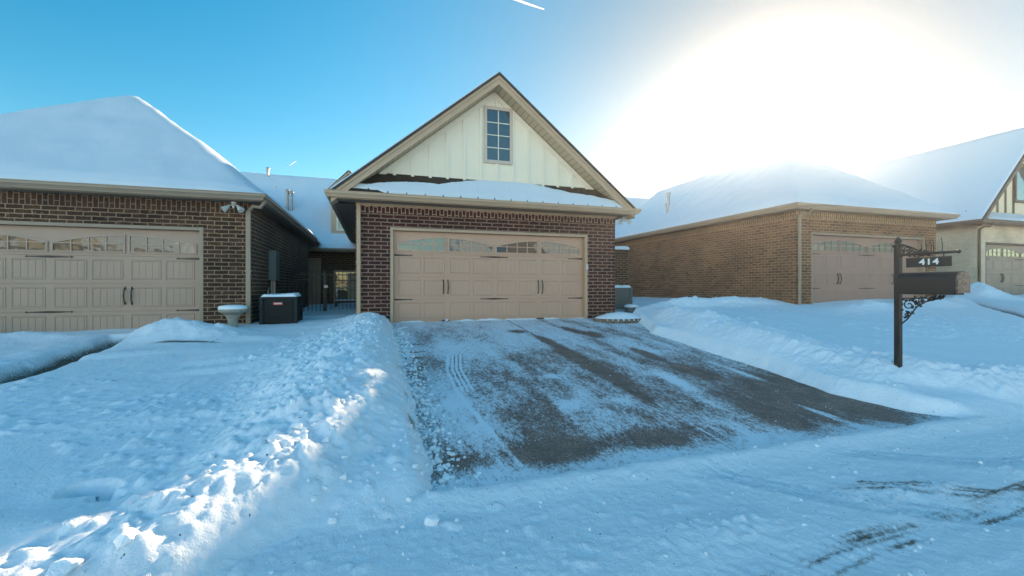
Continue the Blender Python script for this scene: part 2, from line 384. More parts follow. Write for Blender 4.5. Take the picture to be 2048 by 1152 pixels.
# crest lines: x, y, height above ground, half width inside, half width outside, roughness
LB = [(-.48, -.35, .30, .42, .9, .5), (-.5, -2, .36, .46, 1.3, .5), (-.56, -4, .39, .52, 1.6, .7), (-.66, -5.2, .41, .62, 1.4, .85), (-.82, -6.2, .38, .78, 1.0, .9),
      (-1.12, -7.05, .31, .62, .7, .85), (-1.50, -7.70, .22, .42, .6, .7), (-2.0, -7.98, .15, .36, .5, .7), (-3, -8.1, .16, .4, .5, 1.0), (-6, -8.2, .22, .4, .6, .8), (-14, -8.3, .22, .4, .6, .6)]
RB = [(7.3, .2, .15, .4, .6, .3), (6.45, -1.6, .42, .66, 1.2, .55), (6.05, -3.2, .44, .70, 1.2, .6), (5.95, -5.0, .40, .70, 1.2, .6), (6.05, -6.2, .34, .7, .9, .6), (6.7, -6.95, .30, .5, .8, .9), (8, -7.2, .28, .5, .8, .9), (12, -7.4, .28, .5, .8, .8), (30, -7.6, .28, .5, .8, .5)]
MOUNDS = [(5.95, -6.5, .10, .55, .35), (-3.95, -1.15, .26, .75, .45), (-3.2, -1.3, .12, .6, .4), (-7.3, -1.0, .26, .8, .4), (-5.9, -.75, .10, .7, .3), (-9.0, -1.2, .16, 1.0, .5), (-5.3, -2.6, .04, .3, 1.4),
          (12.5, -1.9, .18, 1.0, .5), (14.8, -1.9, .22, .9, .5), (16.6, -1.7, .16, .8, .5), (20.0, -.6, .50, .65, .7), (24.3, -.9, .38, 1.6, .6),
          (8.3, .2, .28, 1.2, .35), (10.2, -.1, .18, 1.0, .4), (9.4, 1.2, .10, 1.4, .6)]
def snow_z(x, y):
    g = base(x, y)
    dd = drive_sdf(x, y); dl = left_drive_sdf(x, y); dr = right_drive_sdf(x, y)
    cov = ss(.0, .22, dd)
    sh_y = np.where(x < -1, .35*ss(-1, -1.6, x), 0)
    depth = .17*ss(-7.75, -7.1, y+sh_y)*cov
    rough = np.zeros_like(x)
    for crest in (LB, RB):
        d, (h, wi, wo_, rg), sd = polyd(x, y, crest)
        inner = (sd > 0) if crest is LB else (sd < 0)
        w = np.where(inner, wi, wo_)
        prof = np.where(d < w, (.5+.5*np.cos(np.pi*np.minimum(d/w, 1)))**.85, 0)
        hh = h*(1+.35*fbm(x*.9, y*.9, 3)); bank = prof*hh*ss(-.02, .16, dd)
        depth = np.maximum(depth, 0)+np.maximum(0, bank-depth*.8*prof)
        rough = np.maximum(rough, rg*prof**.6)
    for mx_, my_, mh, sx, sy in MOUNDS:
        q = np.exp(-((x-mx_)/sx)**2-((y-my_)/sy)**2)
        depth = depth+mh*q*(1+.3*fbm(x*2, y*2, 8)); rough = np.maximum(rough, .55*q)
    depth = depth*(1-.97*(1-ss(-.05, .15, dl)))
    depth = depth*(1-.9*(1-ss(-.1, .2, dr)))
    lawn = ss(-7.8, -7.3, y+sh_y)*ss(.05, .3, dd)
    und = .035*fbm(x*.6, y*.6, 1)+.012*fbm(x*2.1, y*1.1, 2)+.004*fbm(x*8, y*8, 30, 3)
    und += .05*(ss(-.1, .5, fbm(x*.5+3, y*1.6, 61, 2)))*np.exp(-((x+3)/3)**2)
    crust = (clods(x, y, .16, 21, .35)*.4+clods(x, y, .07, 22, .5)*.5)*ss(-.1, .3, fbm(x*.7, y*.7, 23, 3))
    ck = clods(x, y, .30, 5, .45, .8)*.7+clods(x+.1, y, .15, 6, .65, .9)*.8+clods(x, y+.2, .08, 7, .8, .9)*.95+clods(x+.3, y+.2, .045, 17, .8, .9)*.8
    edge = np.exp(-((dd-.10)/.10)**2)*ss(-7.6, -6.8, y)*ss(0.2, -.6, y)*(x < 2.5)
    small = clods(x, y, .075, 12, .6)+clods(x, y, .045, 14, .6)
    rlump = np.exp(-((y+8.28+.12*vn(x*.7, y*0, 50))/.13)**2)*ss(-.4, .6, x)*ss(9, 3, x)*ss(-.2, .15, vn(x*1.3, y*.2, 51))
    road = ss(-7.3, -7.75, y)
    streetn = ss(-7.3, -7.75, y+sh_y)*(.010*fbm(x*.8, y*3.0, 31)+.005*fbm(x*4, y*10, 32, 3)+clods(x, y, .07, 33, .45)*.28+clods(x, y, .045, 34, .6)*.3+clods(x, y, .13, 35, .14)*.4*ss(4, 0, x)+rlump*(.025+clods(x, y, .09, 36, .7)*.6+clods(x, y, .05, 38, .7)*.5))
    z = g+depth+lawn*(und+crust)+rough*(.66*ck+.05*fbm(x*3, y*3, 9)+.030*fbm(x*14, y*14, 19, 3))*ss(.0, .2, dd)+edge*small*.8+streetn
    # a hollow where something fell into the lawn snow, left foreground
    for hx, hy, sx, sy, a in ((-2.14, -7.0, .17, .10, .10), (-2.0, -7.12, .09, .07, .05)):
        z -= 1.5*a*ss(1.0, .75, np.hypot((x-hx)/sx, (y-hy)/sy)+.25*vn(x*12, y*12, 70))
    # strip where the drive is bare: the snow sheet dives under the slab
    bare = ss(.06, -.05, dd)
    z = z*(1-bare)+(g-.05)*bare
    # tyre lanes pressed into the street
    for lane, wd in ((-8.75, .16), (-10.3, .16)):
        yy = lane+.05*np.sin(x*.35); t = np.exp(-((y-yy)/wd)**4); z = z-t*road*(.012+.003*np.sin(x*70+y*40))
    t1 = tyre_turn(x, y); z = z-t1*road*.012
    return z
def tyre_turn(x, y):
    out = 0
    for pts in ([(1.9, -7.2, 0), (2.15, -7.8, 0), (2.7, -8.4, 0), (3.6, -8.9, 0), (5.5, -9.3, 0)], [(3.1, -7.2, 0), (3.5, -7.7, 0), (4.4, -8.2, 0), (6.4, -8.7, 0)]):
        d, _, _ = polyd(x, y, pts); out = out+ss(.12, .09, d)*(.55+.45*np.sign(np.sin(d*160)))
    return np.clip(out, 0, 1)
def dirt_w(x, y):
    d = np.zeros_like(x)
    A1 = [(.2, -9.2, 0), (1.0, -8.80, 0), (1.9, -8.64, 0), (3.0, -8.62, 0), (4.4, -8.5, 0), (8, -8.6, 0)]; B1 = [(2.6, -8.1, 0), (3.3, -8.45, 0), (4.6, -9.0, 0)]
    TR = [(A1, .020), ([(p[0], p[1]-.05, 0) for p in A1], .012), ([(p[0]+.3, p[1]-.11, 0) for p in A1], .014), ([(p[0], p[1]+.045, 0) for p in A1[2:]], .010), (B1, .022), ([(p[0]+.1, p[1]+.04, 0) for p in B1], .012), ([(p[0]+.35, p[1]-.02, 0) for p in B1], .012), ([(1.2, -7.42, 0), (1.9, -7.36, 0), (2.5, -7.38, 0)], .014)]
    for pts, w in TR:
        q, _, _ = polyd(x, y, pts); d = np.maximum(d, ss(w*2.4, w*.3, q)*(.25+1.25*(vn(x*5, y*14, 80)+.5*vn(x*55, y*8, 81)+.25)))
    d = np.maximum(d, .8*ss(.10, .02, np.abs(left_drive_sdf(x, y)))*ss(-4.5, -3, y))
    d = np.maximum(d, ss(.12, -.05, left_drive_sdf(x, y))*(1.25+1.0*fbm(x*2, y*2, 84)))
    d = np.maximum(d, ss(.12, -.05, right_drive_sdf(x, y)))
    q = np.hypot((x+3.35)/.62, (y+1.98-.12*np.sin(x*3))/.07); d = np.maximum(d, ss(1.2, .5, q))
    ed = np.exp(-((drive_sdf(x, y)-.10)/.05)**2)*ss(-7.0, -6.0, y)*ss(-2, -4, y)*(x < 1)*ss(.05, .3, vn(x*6, y*6, 90))
    return np.clip(np.maximum(d, ed), 0, 1)

def axis(segs, far):
    """segs: [(from, to, step)...] then geometric growth outward to +-far"""
    a = []
    for f, t, s in segs: a += list(np.arange(f, t-1e-6, s))
    a.append(segs[-1][1]); lo = [a[0]]; s = segs[0][2]
    while lo[-1] > -far: s = min(s*1.25, far/4); lo.append(lo[-1]-s)
    hi = [a[-1]]; s = segs[-1][2]
    while hi[-1] < far: s = min(s*1.25, far/4); hi.append(hi[-1]+s)
    return np.array(lo[:0:-1]+a+hi[1:])
def grid_mesh(name, X, Y, Z, keep, mat, attrs=None, smooth=True, parent=None):
    ny, nx = X.shape; used = np.zeros((ny, nx), bool)
    k = keep[:-1, :-1] if keep.shape == X.shape else keep
    used[:-1, :-1] |= k; used[1:, :-1] |= k; used[:-1, 1:] |= k; used[1:, 1:] |= k
    idx = np.full((ny, nx), -1); idx[used] = np.arange(used.sum())
    off = world_loc(parent) if parent else (0, 0, 0)
    co = np.stack([X[used]-off[0], Y[used]-off[1], Z[used]-off[2]], 1).astype(np.float32)
    f = np.stack([idx[:-1, :-1][k], idx[:-1, 1:][k], idx[1:, 1:][k], idx[1:, :-1][k]], 1).astype(np.int32)
    me = bpy.data.meshes.new(name); me.vertices.add(len(co)); me.vertices.foreach_set('co', co.ravel())
    me.loops.add(f.size); me.loops.foreach_set('vertex_index', f.ravel())
    me.polygons.add(len(f)); me.polygons.foreach_set('loop_start', np.arange(0, f.size, 4, dtype=np.int32))
    me.polygons.foreach_set('loop_total', np.full(len(f), 4, np.int32))
    me.update(calc_edges=True); me.validate()
    if smooth: me.polygons.foreach_set('use_smooth', np.ones(len(f), bool))
    for n, a in (attrs or {}).items():
        at = me.attributes.new(n, 'FLOAT', 'POINT'); at.data.foreach_set('value', a[used].astype(np.float32))
    o = bpy.data.objects.new(name, me); COL.objects.link(o); me.materials.append(mat)
    if parent: o.parent = parent
    return o
xs = axis([(-16, -5, .10), (-5, -2.6, .035), (-2.6, 2.5, .0165), (2.5, 8, .028), (8, 13, .05), (13, 27, .12)], 600)
ys = axis([(-14, -9.6, .06), (-9.6, -5.2, .0165), (-5.2, -2.5, .026), (-2.5, 1.0, .04), (1.0, 6, .10)], 600)
X, Y = np.meshgrid(xs, ys); Z = snow_z(X, Y); D = dirt_w(X, Y)
cx, cy = (X[:-1, :-1]+X[1:, 1:])/2, (Y[:-1, :-1]+Y[1:, 1:])/2
road = (cy < np.where(cx < 0, np.interp(cx, [-14, -2.4, -1.2, -.1], [-8.4, -8.15, -7.85, -7.45]), np.interp(cx, [0, 5.6, 7, 12, 30], [-7.40, -7.40, -7.75, -7.9, -8.1]))) & (cy > -14.5)
tag(grid_mesh('snow_ground', X, Y, Z, ~road, M['snow'], {'dirt': D}), 'deep snow over the lawns, heaped in lumpy banks beside the driveway', 'snow', kind='structure')
tag(grid_mesh('road', X, Y, Z, road, M['road_snow'], {'dirt': D}), 'street packed with snow, crossed by tyre tracks with dark dirt showing', 'road', kind='structure')

# driveway slab with dusted snow
gx = np.arange(-.30, 8.4, .018); gy = np.arange(-7.62, 2.5, .02); DX, DY = np.meshgrid(gx, gy)
def blob(x, y, cx, cy, sx, sy, rot=0):
    c, s = math.cos(R(rot)), math.sin(R(rot)); u = (x-cx)*c+(y-cy)*s; w = -(x-cx)*s+(y-cy)*c
    return np.exp(-((u/sx)**2+(w/sy)**2))
def dust(x, y):
    st = fbm(x*2.4, y*.55, 100, 4, .6); fn = fbm(x*7, y*3, 101, 3)
    d = np.interp(y, [-7.4, -6.2, -4.2, -2.6, 0], [.62, .58, .62, .74, .78])+.36*st+.14*fn
    d += .03*ss(1.4, .2, x)+.22*np.exp(-((y+2.9)/.5)**2)*ss(3, 1, x)-.14*ss(3.2, 5.2, x)*ss(-3, -5.5, y)
    d += .35*ss(-6.95, -7.35, y+.10*fbm(x*2, y*2, 103))
    d = .30+.41*ss(.05, 1.0, d)+.10*fbm(x*11, y*4, 131, 3)
    for cx, cy, sx, sy, rot, a in ((2.75, -2.6, .10, .50, 5, -.9), (2.5, -1.5, .16, .18, 0, -.5), (2.74, -3.6, .12, .35, 0, -.8), (2.72, -4.7, .12, .55, 0, -.95), (2.65, -5.6, .06, .5, 0, -.55), (3.75, -1.6, .12, .4, 10, -.8), (4.0, -2.1, .14, .28, 0, -.8), (4.05, -3.9, .10, .45, 0, -.8), (4.1, -5.0, .16, .38, 0, -.9),
                              (4.9, -6.2, .30, .9, 0, -.6), (4.3, -6.3, .25, .7, 0, -.55), (3.7, -6.7, .22, .5, 0, -.5), (1.0, -6.9, .35, .18, 0, -.45), (.25, -6.9, .22, .15, 20, -.3), (2.0, -6.9, .5, .2, 0, -.3), (.1, -3.0, .22, .06, 0, -.45), (.1, -3.4, .2, .05, 0, -.4), (.15, -2.4, .22, .04, 0, -.35),
                              (1.7, -5.9, .22, .14, 30, .22), (.45, -5.6, .3, .14, 0, .16), (.5, -6.3, .25, .12, 0, .15), (2.3, -5.9, .18, .1, 0, .16), (1.9, -4.8, .2, .1, 0, .25), (3.5, -5.3, .12, .45, 0, .4), (4.3, -6.75, .08, .4, 0, .6), (4.75, -5.5, .06, .6, 0, .45)):
        d += a*blob(x, y, cx, cy, sx, sy, rot)*(1+.6*fbm(x*6, y*5, 105))
    # swept tyre arc and the treads beside it
    arc = [(1.55, -1.9, 0), (1.1, -2.5, 0), (.72, -3.3, 0), (.56, -4.2, 0), (.52, -5.2, 0), (.60, -6.2, 0), (.68, -7.1, 0)]
    q, _, sd = polyd(x, y, arc); d += .42*ss(.032, .006, q)*ss(-1.8, -3, y)*(.75+.9*vn(x*9, y*9, 120))
    for off in (.07, .13, .19):
        a2 = [(p[0]+off*1.0, p[1], 0) for p in arc[:5]]; q2, _, _ = polyd(x, y, a2); d += .5*ss(.022, .005, q2)*ss(-5.6, -4.6, y)-.08*ss(.05, .02, np.abs(q2-.03))*ss(-5.3, -4.5, y)
    # joint line down the middle, drifted full
    q, _, _ = polyd(x, y, [(2.72, 0, 0), (2.72, -5.0, 0), (2.62, -7.2, 0)]); d += .55*ss(.014, .004, q)*ss(-4.2, -5.4, y)*(.6+1.2*vn(y*7, x*0, 133))-.7*ss(.016, .006, q)*ss(-2.6, -1.4, y)
    return np.clip(d, -.1, 1.15)
DZ = .085*np.clip(DY, -7.1, 0)+.002*fbm(DX*4, DY*4, 110); DU = dust(DX, DY)
DZ = DZ+.007*np.clip(DU, 0, 1)+np.where(DX > 5.6, np.minimum(.034*(DX-5.6), .32)*.6*ss(-3, 0, DY), 0)
dk = (drive_sdf(DX, DY) < .32) & ((DY < -.0) | (DX > 5.86))
dk = dk & ~((DX < 4.86) & (DY > -.0))
tag(grid_mesh('driveway', DX, DY, DZ, dk, M['concrete'], {'dust': DU}), 'concrete driveway dusted with swept snow and bare wet patches', 'driveway', kind='structure')

def zt(x, y): return float(snow_z(np.array([float(x)]), np.array([float(y)]))[0])

# loose crumbs of snow along the banks: nobody could count them
def crumb_mesh(name, items, mat):
    me = MB()
    t = (1+5**.5)/2; iv = [(-1,t,0),(1,t,0),(-1,-t,0),(1,-t,0),(0,-1,t),(0,1,t),(0,-1,-t),(0,1,-t),(t,0,-1),(t,0,1),(-t,0,-1),(-t,0,1)]
    fc = [(0,11,5),(0,5,1),(0,1,7),(0,7,10),(0,10,11),(1,5,9),(5,11,4),(11,10,2),(10,7,6),(7,1,8),(3,9,4),(3,4,2),(3,2,6),(3,6,8),(3,8,9),(4,9,5),(2,4,11),(6,2,10),(8,6,7),(9,8,1)]
    for x, y, z, r in items:
        i = len(me.v); s3 = [random.uniform(.75, 1.25) for _ in range(3)]; a = random.uniform(0, 6.28)
        for v in iv:
            k = r/1.9*random.uniform(.6, 1.25); vx, vy, vz = v[0]*k*s3[0], v[1]*k*s3[1], v[2]*k*s3[2]*.8
            me.v.append((x+vx*math.cos(a)-vy*math.sin(a), y+vx*math.sin(a)+vy*math.cos(a), z+vz))
        for f in fc: me.f.append([i+q for q in f])
    return me.build(name, mat)
items = []
for _ in range(900):
    y = random.uniform(-7.3, -.6); x = random.gauss(.06, .09); r = random.choice((.008, .012, .016, .022, .03)) * random.uniform(.7, 1.2)
    if x > .4: continue
    items.append((x, y, max(zt(x, y), .085*max(y, -7.1))+r*.3, r))
for _ in range(50):
    y = random.uniform(-7.0, -1.5); x = float(np.interp(y, [-7.2, -6.3, -5, -2.2], [5.7, 5.25, 5.25, 5.3]))+random.gauss(.1, .12); r = random.uniform(.008, .018)
    items.append((x, y, max(zt(x, y), .085*y)+r*.3, r))
for _ in range(380):
    x = random.uniform(-2.4, 7); y = random.uniform(-9.2, -7.3); r = random.choice((.005, .008, .012))*random.uniform(.7, 1.4)
    items.append((x, y, zt(x, y)+r*.3, r))
for _ in range(260):
    x = random.gauss(-.65, .4); y = random.uniform(-7.6, -1); r = random.uniform(.008, .028)
    items.append((x, y, zt(x, y)+r*.25, r))
for _ in range(120):
    x = random.uniform(.3, 5); y = random.uniform(-7, -1); r = random.uniform(.004, .010)
    items.append((x, y, .085*y+.008, r))
tag(crumb_mesh('snow_crumbs', items, M['cap_snow']), 'loose crumbs of snow scattered along the driveway edges and street', 'snow crumbs', kind='stuff')
import bmesh
def chunk(x, y, r, label, group=None, sink=.3):
    bm = bmesh.new(); bmesh.ops.create_icosphere(bm, subdivisions=4, radius=r)
    sx, sy, sz, a = random.uniform(.8, 1.3), random.uniform(.8, 1.2), random.uniform(.6, .85), random.uniform(0, 6)
    planes = [(Vector((random.gauss(0, 1), random.gauss(0, 1), random.gauss(0, 1))).normalized(), r*random.uniform(.55, .85)) for _ in range(13)]
    for v in bm.verts:
        for n, d in planes:
            e = v.co.dot(n)-d
            if e > 0: v.co -= n*e*.97
        v.co += v.co.normalized()*random.gauss(0, r*.02)
        v.co = Vector((v.co.x*sx*math.cos(a)-v.co.y*sy*math.sin(a), v.co.x*sx*math.sin(a)+v.co.y*sy*math.cos(a), v.co.z*sz))
    me = bpy.data.meshes.new('snow_chunk'); bm.to_mesh(me); bm.free()
    me.materials.append(M['cap_snow'])
    o = bpy.data.objects.new('snow_chunk', me); COL.objects.link(o); o.location = (x, y, zt(x, y)+r*sink); return tag(o, label, 'snow chunk', group)

# ------------------------------------------------------------------ building helpers
GUT = [(0, 0), (0, -.125), (.065, -.125), (.075, -.10), (.10, -.065), (.118, -.05), (.118, -.012), (.126, -.008), (.126, .004), (.108, .004), (.104, -.01)]
def gutter(parent, path, mat): return MB().sweep(path, GUT).build('gutter', mat, parent)
def downspout(parent, top, x, y, zb, mat, w=.075, d=.06, out=None):
    m = MB()
    if out: m.tube([out, (out[0], out[1], out[2]-.06), (out[0]*.75+x*.25, out[1]*.75+y*.25, out[2]-.15), (out[0]*.3+x*.7, out[1]*.3+y*.7, top+.10), (x, y, top)], .036, 12, cap=True)
    m.box(x-w/2, x+w/2, y-d/2, y+d/2, zb, top+.01)
    o = m.build('downspout', mat, parent, bevel=.008)
    MB().box(x-w/2-.012, x+w/2+.012, y-d/2-.004, y+d/2+.03, (top+zb)*.5, (top+zb)*.5+.03).build('strap', mat, o)
    return o

def garage_door(parent, x0, y, z0, mat, trim, W_=4.86, H=2.13, hand=True, groove=True, glass=None):
    """sectional door, front face at y (facing -y)"""
    P = []
    d = MB(); sh_ = H/4
    for k in range(4): d.box(x0+.006, x0+W_-.006, y, y+.05, z0+k*sh_+(.0 if k == 0 else .004), z0+(k+1)*sh_-.004)
    d.box(x0, x0+W_, y+.02, y+.06, z0, z0+H-.002)
    mar = .10; cw = (W_-.12)/8
    def ring(xa, xb, za, zb):
        o = [(xa, za), (xb, za), (xb, zb), (xa, zb)]
        def ins(i): return [(xa+i, za+i), (xb-i, za+i), (xb-i, zb-i), (xa+i, zb-i)]
        L0, L1, L2, L3 = o, ins(.010), ins(.022), ins(.034)
        ys_ = (y, y-.011, y-.010, y-.002)
        for (A, ya), (B, yb) in (((L0, ys_[0]), (L1, ys_[1])), ((L1, ys_[1]), (L2, ys_[2])), ((L2, ys_[2]), (L3, ys_[3]))):
            for q in range(4):
                r_ = (q+1) % 4; d.poly([(A[q][0], ya, A[q][1]), (A[r_][0], ya, A[r_][1]), (B[r_][0], yb, B[r_][1]), (B[q][0], yb, B[q][1])])
        if groove:
            n = 4; wv = (xb-xa-.08)/n
            for q in range(n): d.box(xa+.04+q*wv+.004, xa+.04+(q+1)*wv-.004, y-.005, y+.002, za+.04, zb-.04)
        else: d.box(xa+.045, xb-.045, y-.007, y+.002, za+.045, zb-.045)
    for k in range(3):
        for c in range(8):
            xa = x0+.06+c*cw+(.055 if c % 2 == 0 else .03); xb = x0+.06+(c+1)*cw-(.03 if c % 2 == 0 else .055)
            ring(xa, xb, z0+k*sh_+.075, z0+(k+1)*sh_-.065)
    door = d.build('garage_door', mat, parent)
    zb = z0+3*sh_+.09
    for k in range(4):
        pair = k//2; xc = x0+W_*(.25+.5*pair); half = W_*.25-.08
        xa, xb = x0+.06+2*k*cw+.055, x0+.06+(2*k+2)*cw-.055
        def top(x, o=0): return zb+.30-.155*((x-xc)/half)**2+o
        n = 12; xs_ = [xa+(xb-xa)*q/n for q in range(n+1)]
        fr = MB(); gl = MB(); i_ = .035
        outer = [(xa-i_, zb-i_), (xb+i_, zb-i_)]+[(x, top(x, i_)) for x in [xb+i_]+xs_[::-1][1:-1]+[xa-i_]]
        inner = [(xa, zb), (xb, zb)]+[(x, top(x)) for x in [xb]+xs_[::-1][1:-1]+[xa]]
        m_ = len(outer)
        for q in range(m_):
            r_ = (q+1) % m_; O1, O2, I1, I2 = outer[q], outer[r_], inner[q], inner[r_]
            fr.poly([(O1[0], y-.018, O1[1]), (O2[0], y-.018, O2[1]), (I2[0], y-.022, I2[1]), (I1[0], y-.022, I1[1])])
            fr.poly([(O2[0], y-.018, O2[1]), (O1[0], y-.018, O1[1]), (O1[0], y, O1[1]), (O2[0], y, O2[1])])
            fr.poly([(I1[0], y-.022, I1[1]), (I2[0], y-.022, I2[1]), (I2[0], y-.002, I2[1]), (I1[0], y-.002, I1[1])])
        for q in (1, 2, 3):
            xm = xa+(xb-xa)*q/4; fr.box(xm-.011, xm+.011, y-.019, y-.004, zb, top(xm)-.001)
        zm = zb+.145; 
        for q in range(4): fr.box(xa+(xb-xa)*q/4+.0115, xa+(xb-xa)*(q+1)/4-.0115, y-.018, y-.004, zm-.010, zm+.010)
        gl.poly([(p[0], y-.005, p[1]) for p in inner])
        fo = fr.build('window_frame', mat, door); gl.build('window_pane', glass or M['glass'], door)
    if hand:
        for f in (0.0, 1.0, .5):
            for kk in (3, 1):
                z = z0+kk*sh_-.03 if kk == 3 else z0+sh_+.0
                m = MB()
                def strap(xs0, sgn, Lh):
                    m.prism([(xs0, y-.001, z-.020), (xs0+sgn*Lh*.9, y-.001, z-.007), (xs0+sgn*Lh*.9, y-.001, z-.02), (xs0+sgn*Lh, y-.001, z), (xs0+sgn*Lh*.9, y-.001, z+.02), (xs0+sgn*Lh*.9, y-.001, z+.007), (xs0, y-.001, z+.020)], (0, -.009, 0))
                if f == .5: strap(x0+W_/2, 1, .36); strap(x0+W_/2-.001, -1, .36)
                elif f == 0: strap(x0+.02, 1, .42)
                else: strap(x0+W_-.02, -1, .42)
                m.build('hinge_strap', M['hardware'], door)
        for q in (.25, .75):
            for s_ in (-1, 1):
                xh = x0+W_*q+s_*.055; zc = z0+1.5*sh_+.03
                m = MB(); m.tube([(xh, y-.008, zc-.15), (xh, y-.045, zc-.10), (xh+s_*.006, y-.058, zc), (xh, y-.045, zc+.10), (xh, y-.008, zc+.15)], [.011, .010, .013, .010, .011], 8)
                for e in (-1, 1): m.prism([(xh-.018, y-.001, zc+e*.145), (xh, y-.001, zc+e*.118), (xh+.018, y-.001, zc+e*.145), (xh, y-.001, zc+e*.185)], (0, -.012, 0))
                m.build('handle', M['hardware'], door, smooth=False)
        m = MB().box(x0+W_*.25-.09, x0+W_*.25+.09, y-.05, y-.001, z0+.01, z0+.035); m.build('lift_handle', M['hardware'], door)
        MB().box(x0+W_*.75-.09, x0+W_*.75+.09, y-.05, y-.001, z0+.01, z0+.035).build('lift_handle', M['hardware'], door)
    # jambs and head trim in the brick opening
    t = MB(); t.box(x0-.075, x0-.004, y-.135, y+.06, z0, z0+H+.07); t.box(x0+W_+.004, x0+W_+.075, y-.135, y+.06, z0, z0+H+.07); t.box(x0-.004, x0+W_+.004, y-.132, y+.06, z0+H+.002, z0+H+.067)
    t.build('door_trim', trim, parent, bevel=.004)
    return door

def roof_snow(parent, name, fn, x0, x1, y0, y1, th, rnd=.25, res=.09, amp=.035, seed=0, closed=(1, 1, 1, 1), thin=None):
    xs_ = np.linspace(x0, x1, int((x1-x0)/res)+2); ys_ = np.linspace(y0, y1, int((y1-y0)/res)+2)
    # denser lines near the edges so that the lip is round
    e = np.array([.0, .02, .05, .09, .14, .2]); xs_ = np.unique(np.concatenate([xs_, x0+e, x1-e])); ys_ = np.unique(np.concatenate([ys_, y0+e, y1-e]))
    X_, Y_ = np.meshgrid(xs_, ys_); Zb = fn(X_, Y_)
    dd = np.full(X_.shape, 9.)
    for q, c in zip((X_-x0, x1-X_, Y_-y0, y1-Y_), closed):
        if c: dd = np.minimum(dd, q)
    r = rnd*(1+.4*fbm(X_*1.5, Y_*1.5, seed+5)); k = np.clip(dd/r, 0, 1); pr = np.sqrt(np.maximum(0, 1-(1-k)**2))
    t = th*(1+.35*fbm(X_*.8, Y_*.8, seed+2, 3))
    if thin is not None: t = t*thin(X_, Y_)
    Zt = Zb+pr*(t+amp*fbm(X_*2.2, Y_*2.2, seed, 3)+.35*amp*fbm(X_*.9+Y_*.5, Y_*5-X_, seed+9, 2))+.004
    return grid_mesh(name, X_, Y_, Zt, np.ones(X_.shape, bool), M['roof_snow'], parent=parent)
def smin(a, b, k=.18):
    h = np.clip(.5+.5*(b-a)/k, 0, 1); return b*(1-h)+a*h-k*h*(1-h)

def hip_garage(root, wx0, wx1, wy, yb, zg, ez, ex0, ex1, ey, pitch, wall_m, sold_m, trim, sof, dx, dz, dmat, shingle_m, th, seed, thin=None, glass=None, H=2.13):
    """brick garage wing with a hip roof. walls wx0..wx1 from wy back to yb, eave edge ex0..ex1 / ey at height ez"""
    sz = ez-.145; Wd = 4.86
    w = MB(); f = .24; st = sz-.225
    w.box(wx0, dx-.075, wy, wy+f, zg-.5, st); w.box(dx+Wd+.075, wx1, wy, wy+f, zg-.5, st); w.box(dx-.075, dx+Wd+.075, wy, wy+f, dz+H+.07, st)
    w.box(wx0, wx0+f, wy+f, yb, zg-.5, st); w.box(wx1-f, wx1, wy+f, yb, zg-.5, st)
    wall = w.build('brick_wall', wall_m, root)
    s = MB(); s.box(wx0-.004, wx1+.004, wy-.004, wy+f, st, sz+.02); s.box(wx0-.004, wx0+f, wy+f, yb, st, sz+.02); s.box(wx1-f, wx1+.004, wy+f, yb, st, sz+.02)
    s.build('soldier_course', sold_m, root, swap=True)
    garage_door(root, dx, wy+.14, dz, dmat, trim, H=H, glass=glass)
    MB().box(dx, dx+Wd, wy+.26, wy+.3, dz, dz+H).build('garage_interior', M['black'], root)
    # soffit ring
    so = MB(); so.box(ex0+.02, ex1-.02, ey+.02, wy+.1, sz, sz+.02); so.box(ex0+.02, wx0+.1, wy+.1, yb, sz, sz+.02); so.box(wx1-.1, ex1-.02, wy+.1, yb, sz, sz+.02)
    so.build('soffit', sof, root)
    MB().sweep([(ex0, yb, ez), (ex0, ey, ez), (ex1, ey, ez), (ex1, yb, ez)], [(-.025, .0), (-.025, -.15), (-.001, -.15), (-.001, .0)]).build('fascia', trim, root)
    gutter(root, [(ex0, yb, ez-.012), (ex0, ey, ez-.012), (ex1, ey, ez-.012), (ex1, yb, ez-.012)], trim)
    hw = (ex1-ex0)/2; xc = (ex0+ex1)/2; rz = ez+hw*pitch; ay = ey+hw
    r = MB(); A, B, C_, Dd = (ex0, yb, ez), (ex0, ey, ez), (ex1, ey, ez), (ex1, yb, ez); P_, Q = (xc, ay, rz), (xc, yb, rz)
    r.poly([B, C_, P_]); r.poly([A, B, P_, Q]); r.poly([C_, Dd, Q, P_]); r.poly([A, Dd, C_, B])
    roof = r.build('roof', shingle_m, root)
    fn = lambda x, y: ez+pitch*smin(smin(x-ex0, ex1-x), y-ey)
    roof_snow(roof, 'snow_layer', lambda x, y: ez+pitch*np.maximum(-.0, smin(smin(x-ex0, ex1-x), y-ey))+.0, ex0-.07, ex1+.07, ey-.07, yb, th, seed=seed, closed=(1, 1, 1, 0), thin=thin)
    return roof

def main_roof(root, x0, x1, y0, y1, ez, pitch, m, th, seed, trim, wall_m, wy, zg):
    """house body behind: ridge along x"""
    yc = (y0+y1)/2; rz = ez+(yc-y0)*pitch
    MB().prism([(x0, y0, ez), (x0, yc, rz), (x0, y1, ez)], (x1-x0, 0, 0)).build('main_roof', m, root)
    w = MB(); w.box(x0+.4, x1-.4, wy, y1-.5, zg-.5, ez-.14); w.build('main_wall', wall_m, root)
    MB().box(x0+.05, x1-.05, y0+.02, wy+.02, ez-.139, ez-.12).build('soffit', M['taupe_soffit'], root)
    MB().box(x0, x1, y0-.022, y0-.002, ez-.15, ez).build('fascia', trim, root)
    MB().sweep([(x0, y0-.024, ez-.012), (x1, y0-.024, ez-.012)], GUT).build('gutter', trim, root)
    roof_snow(root, 'snow_layer', lambda x, y: ez+pitch*smin(y-y0, y1-y), x0-.03, x1+.03, y0-.06, y1, th, seed=seed, closed=(1, 1, 1, 1), res=.16)

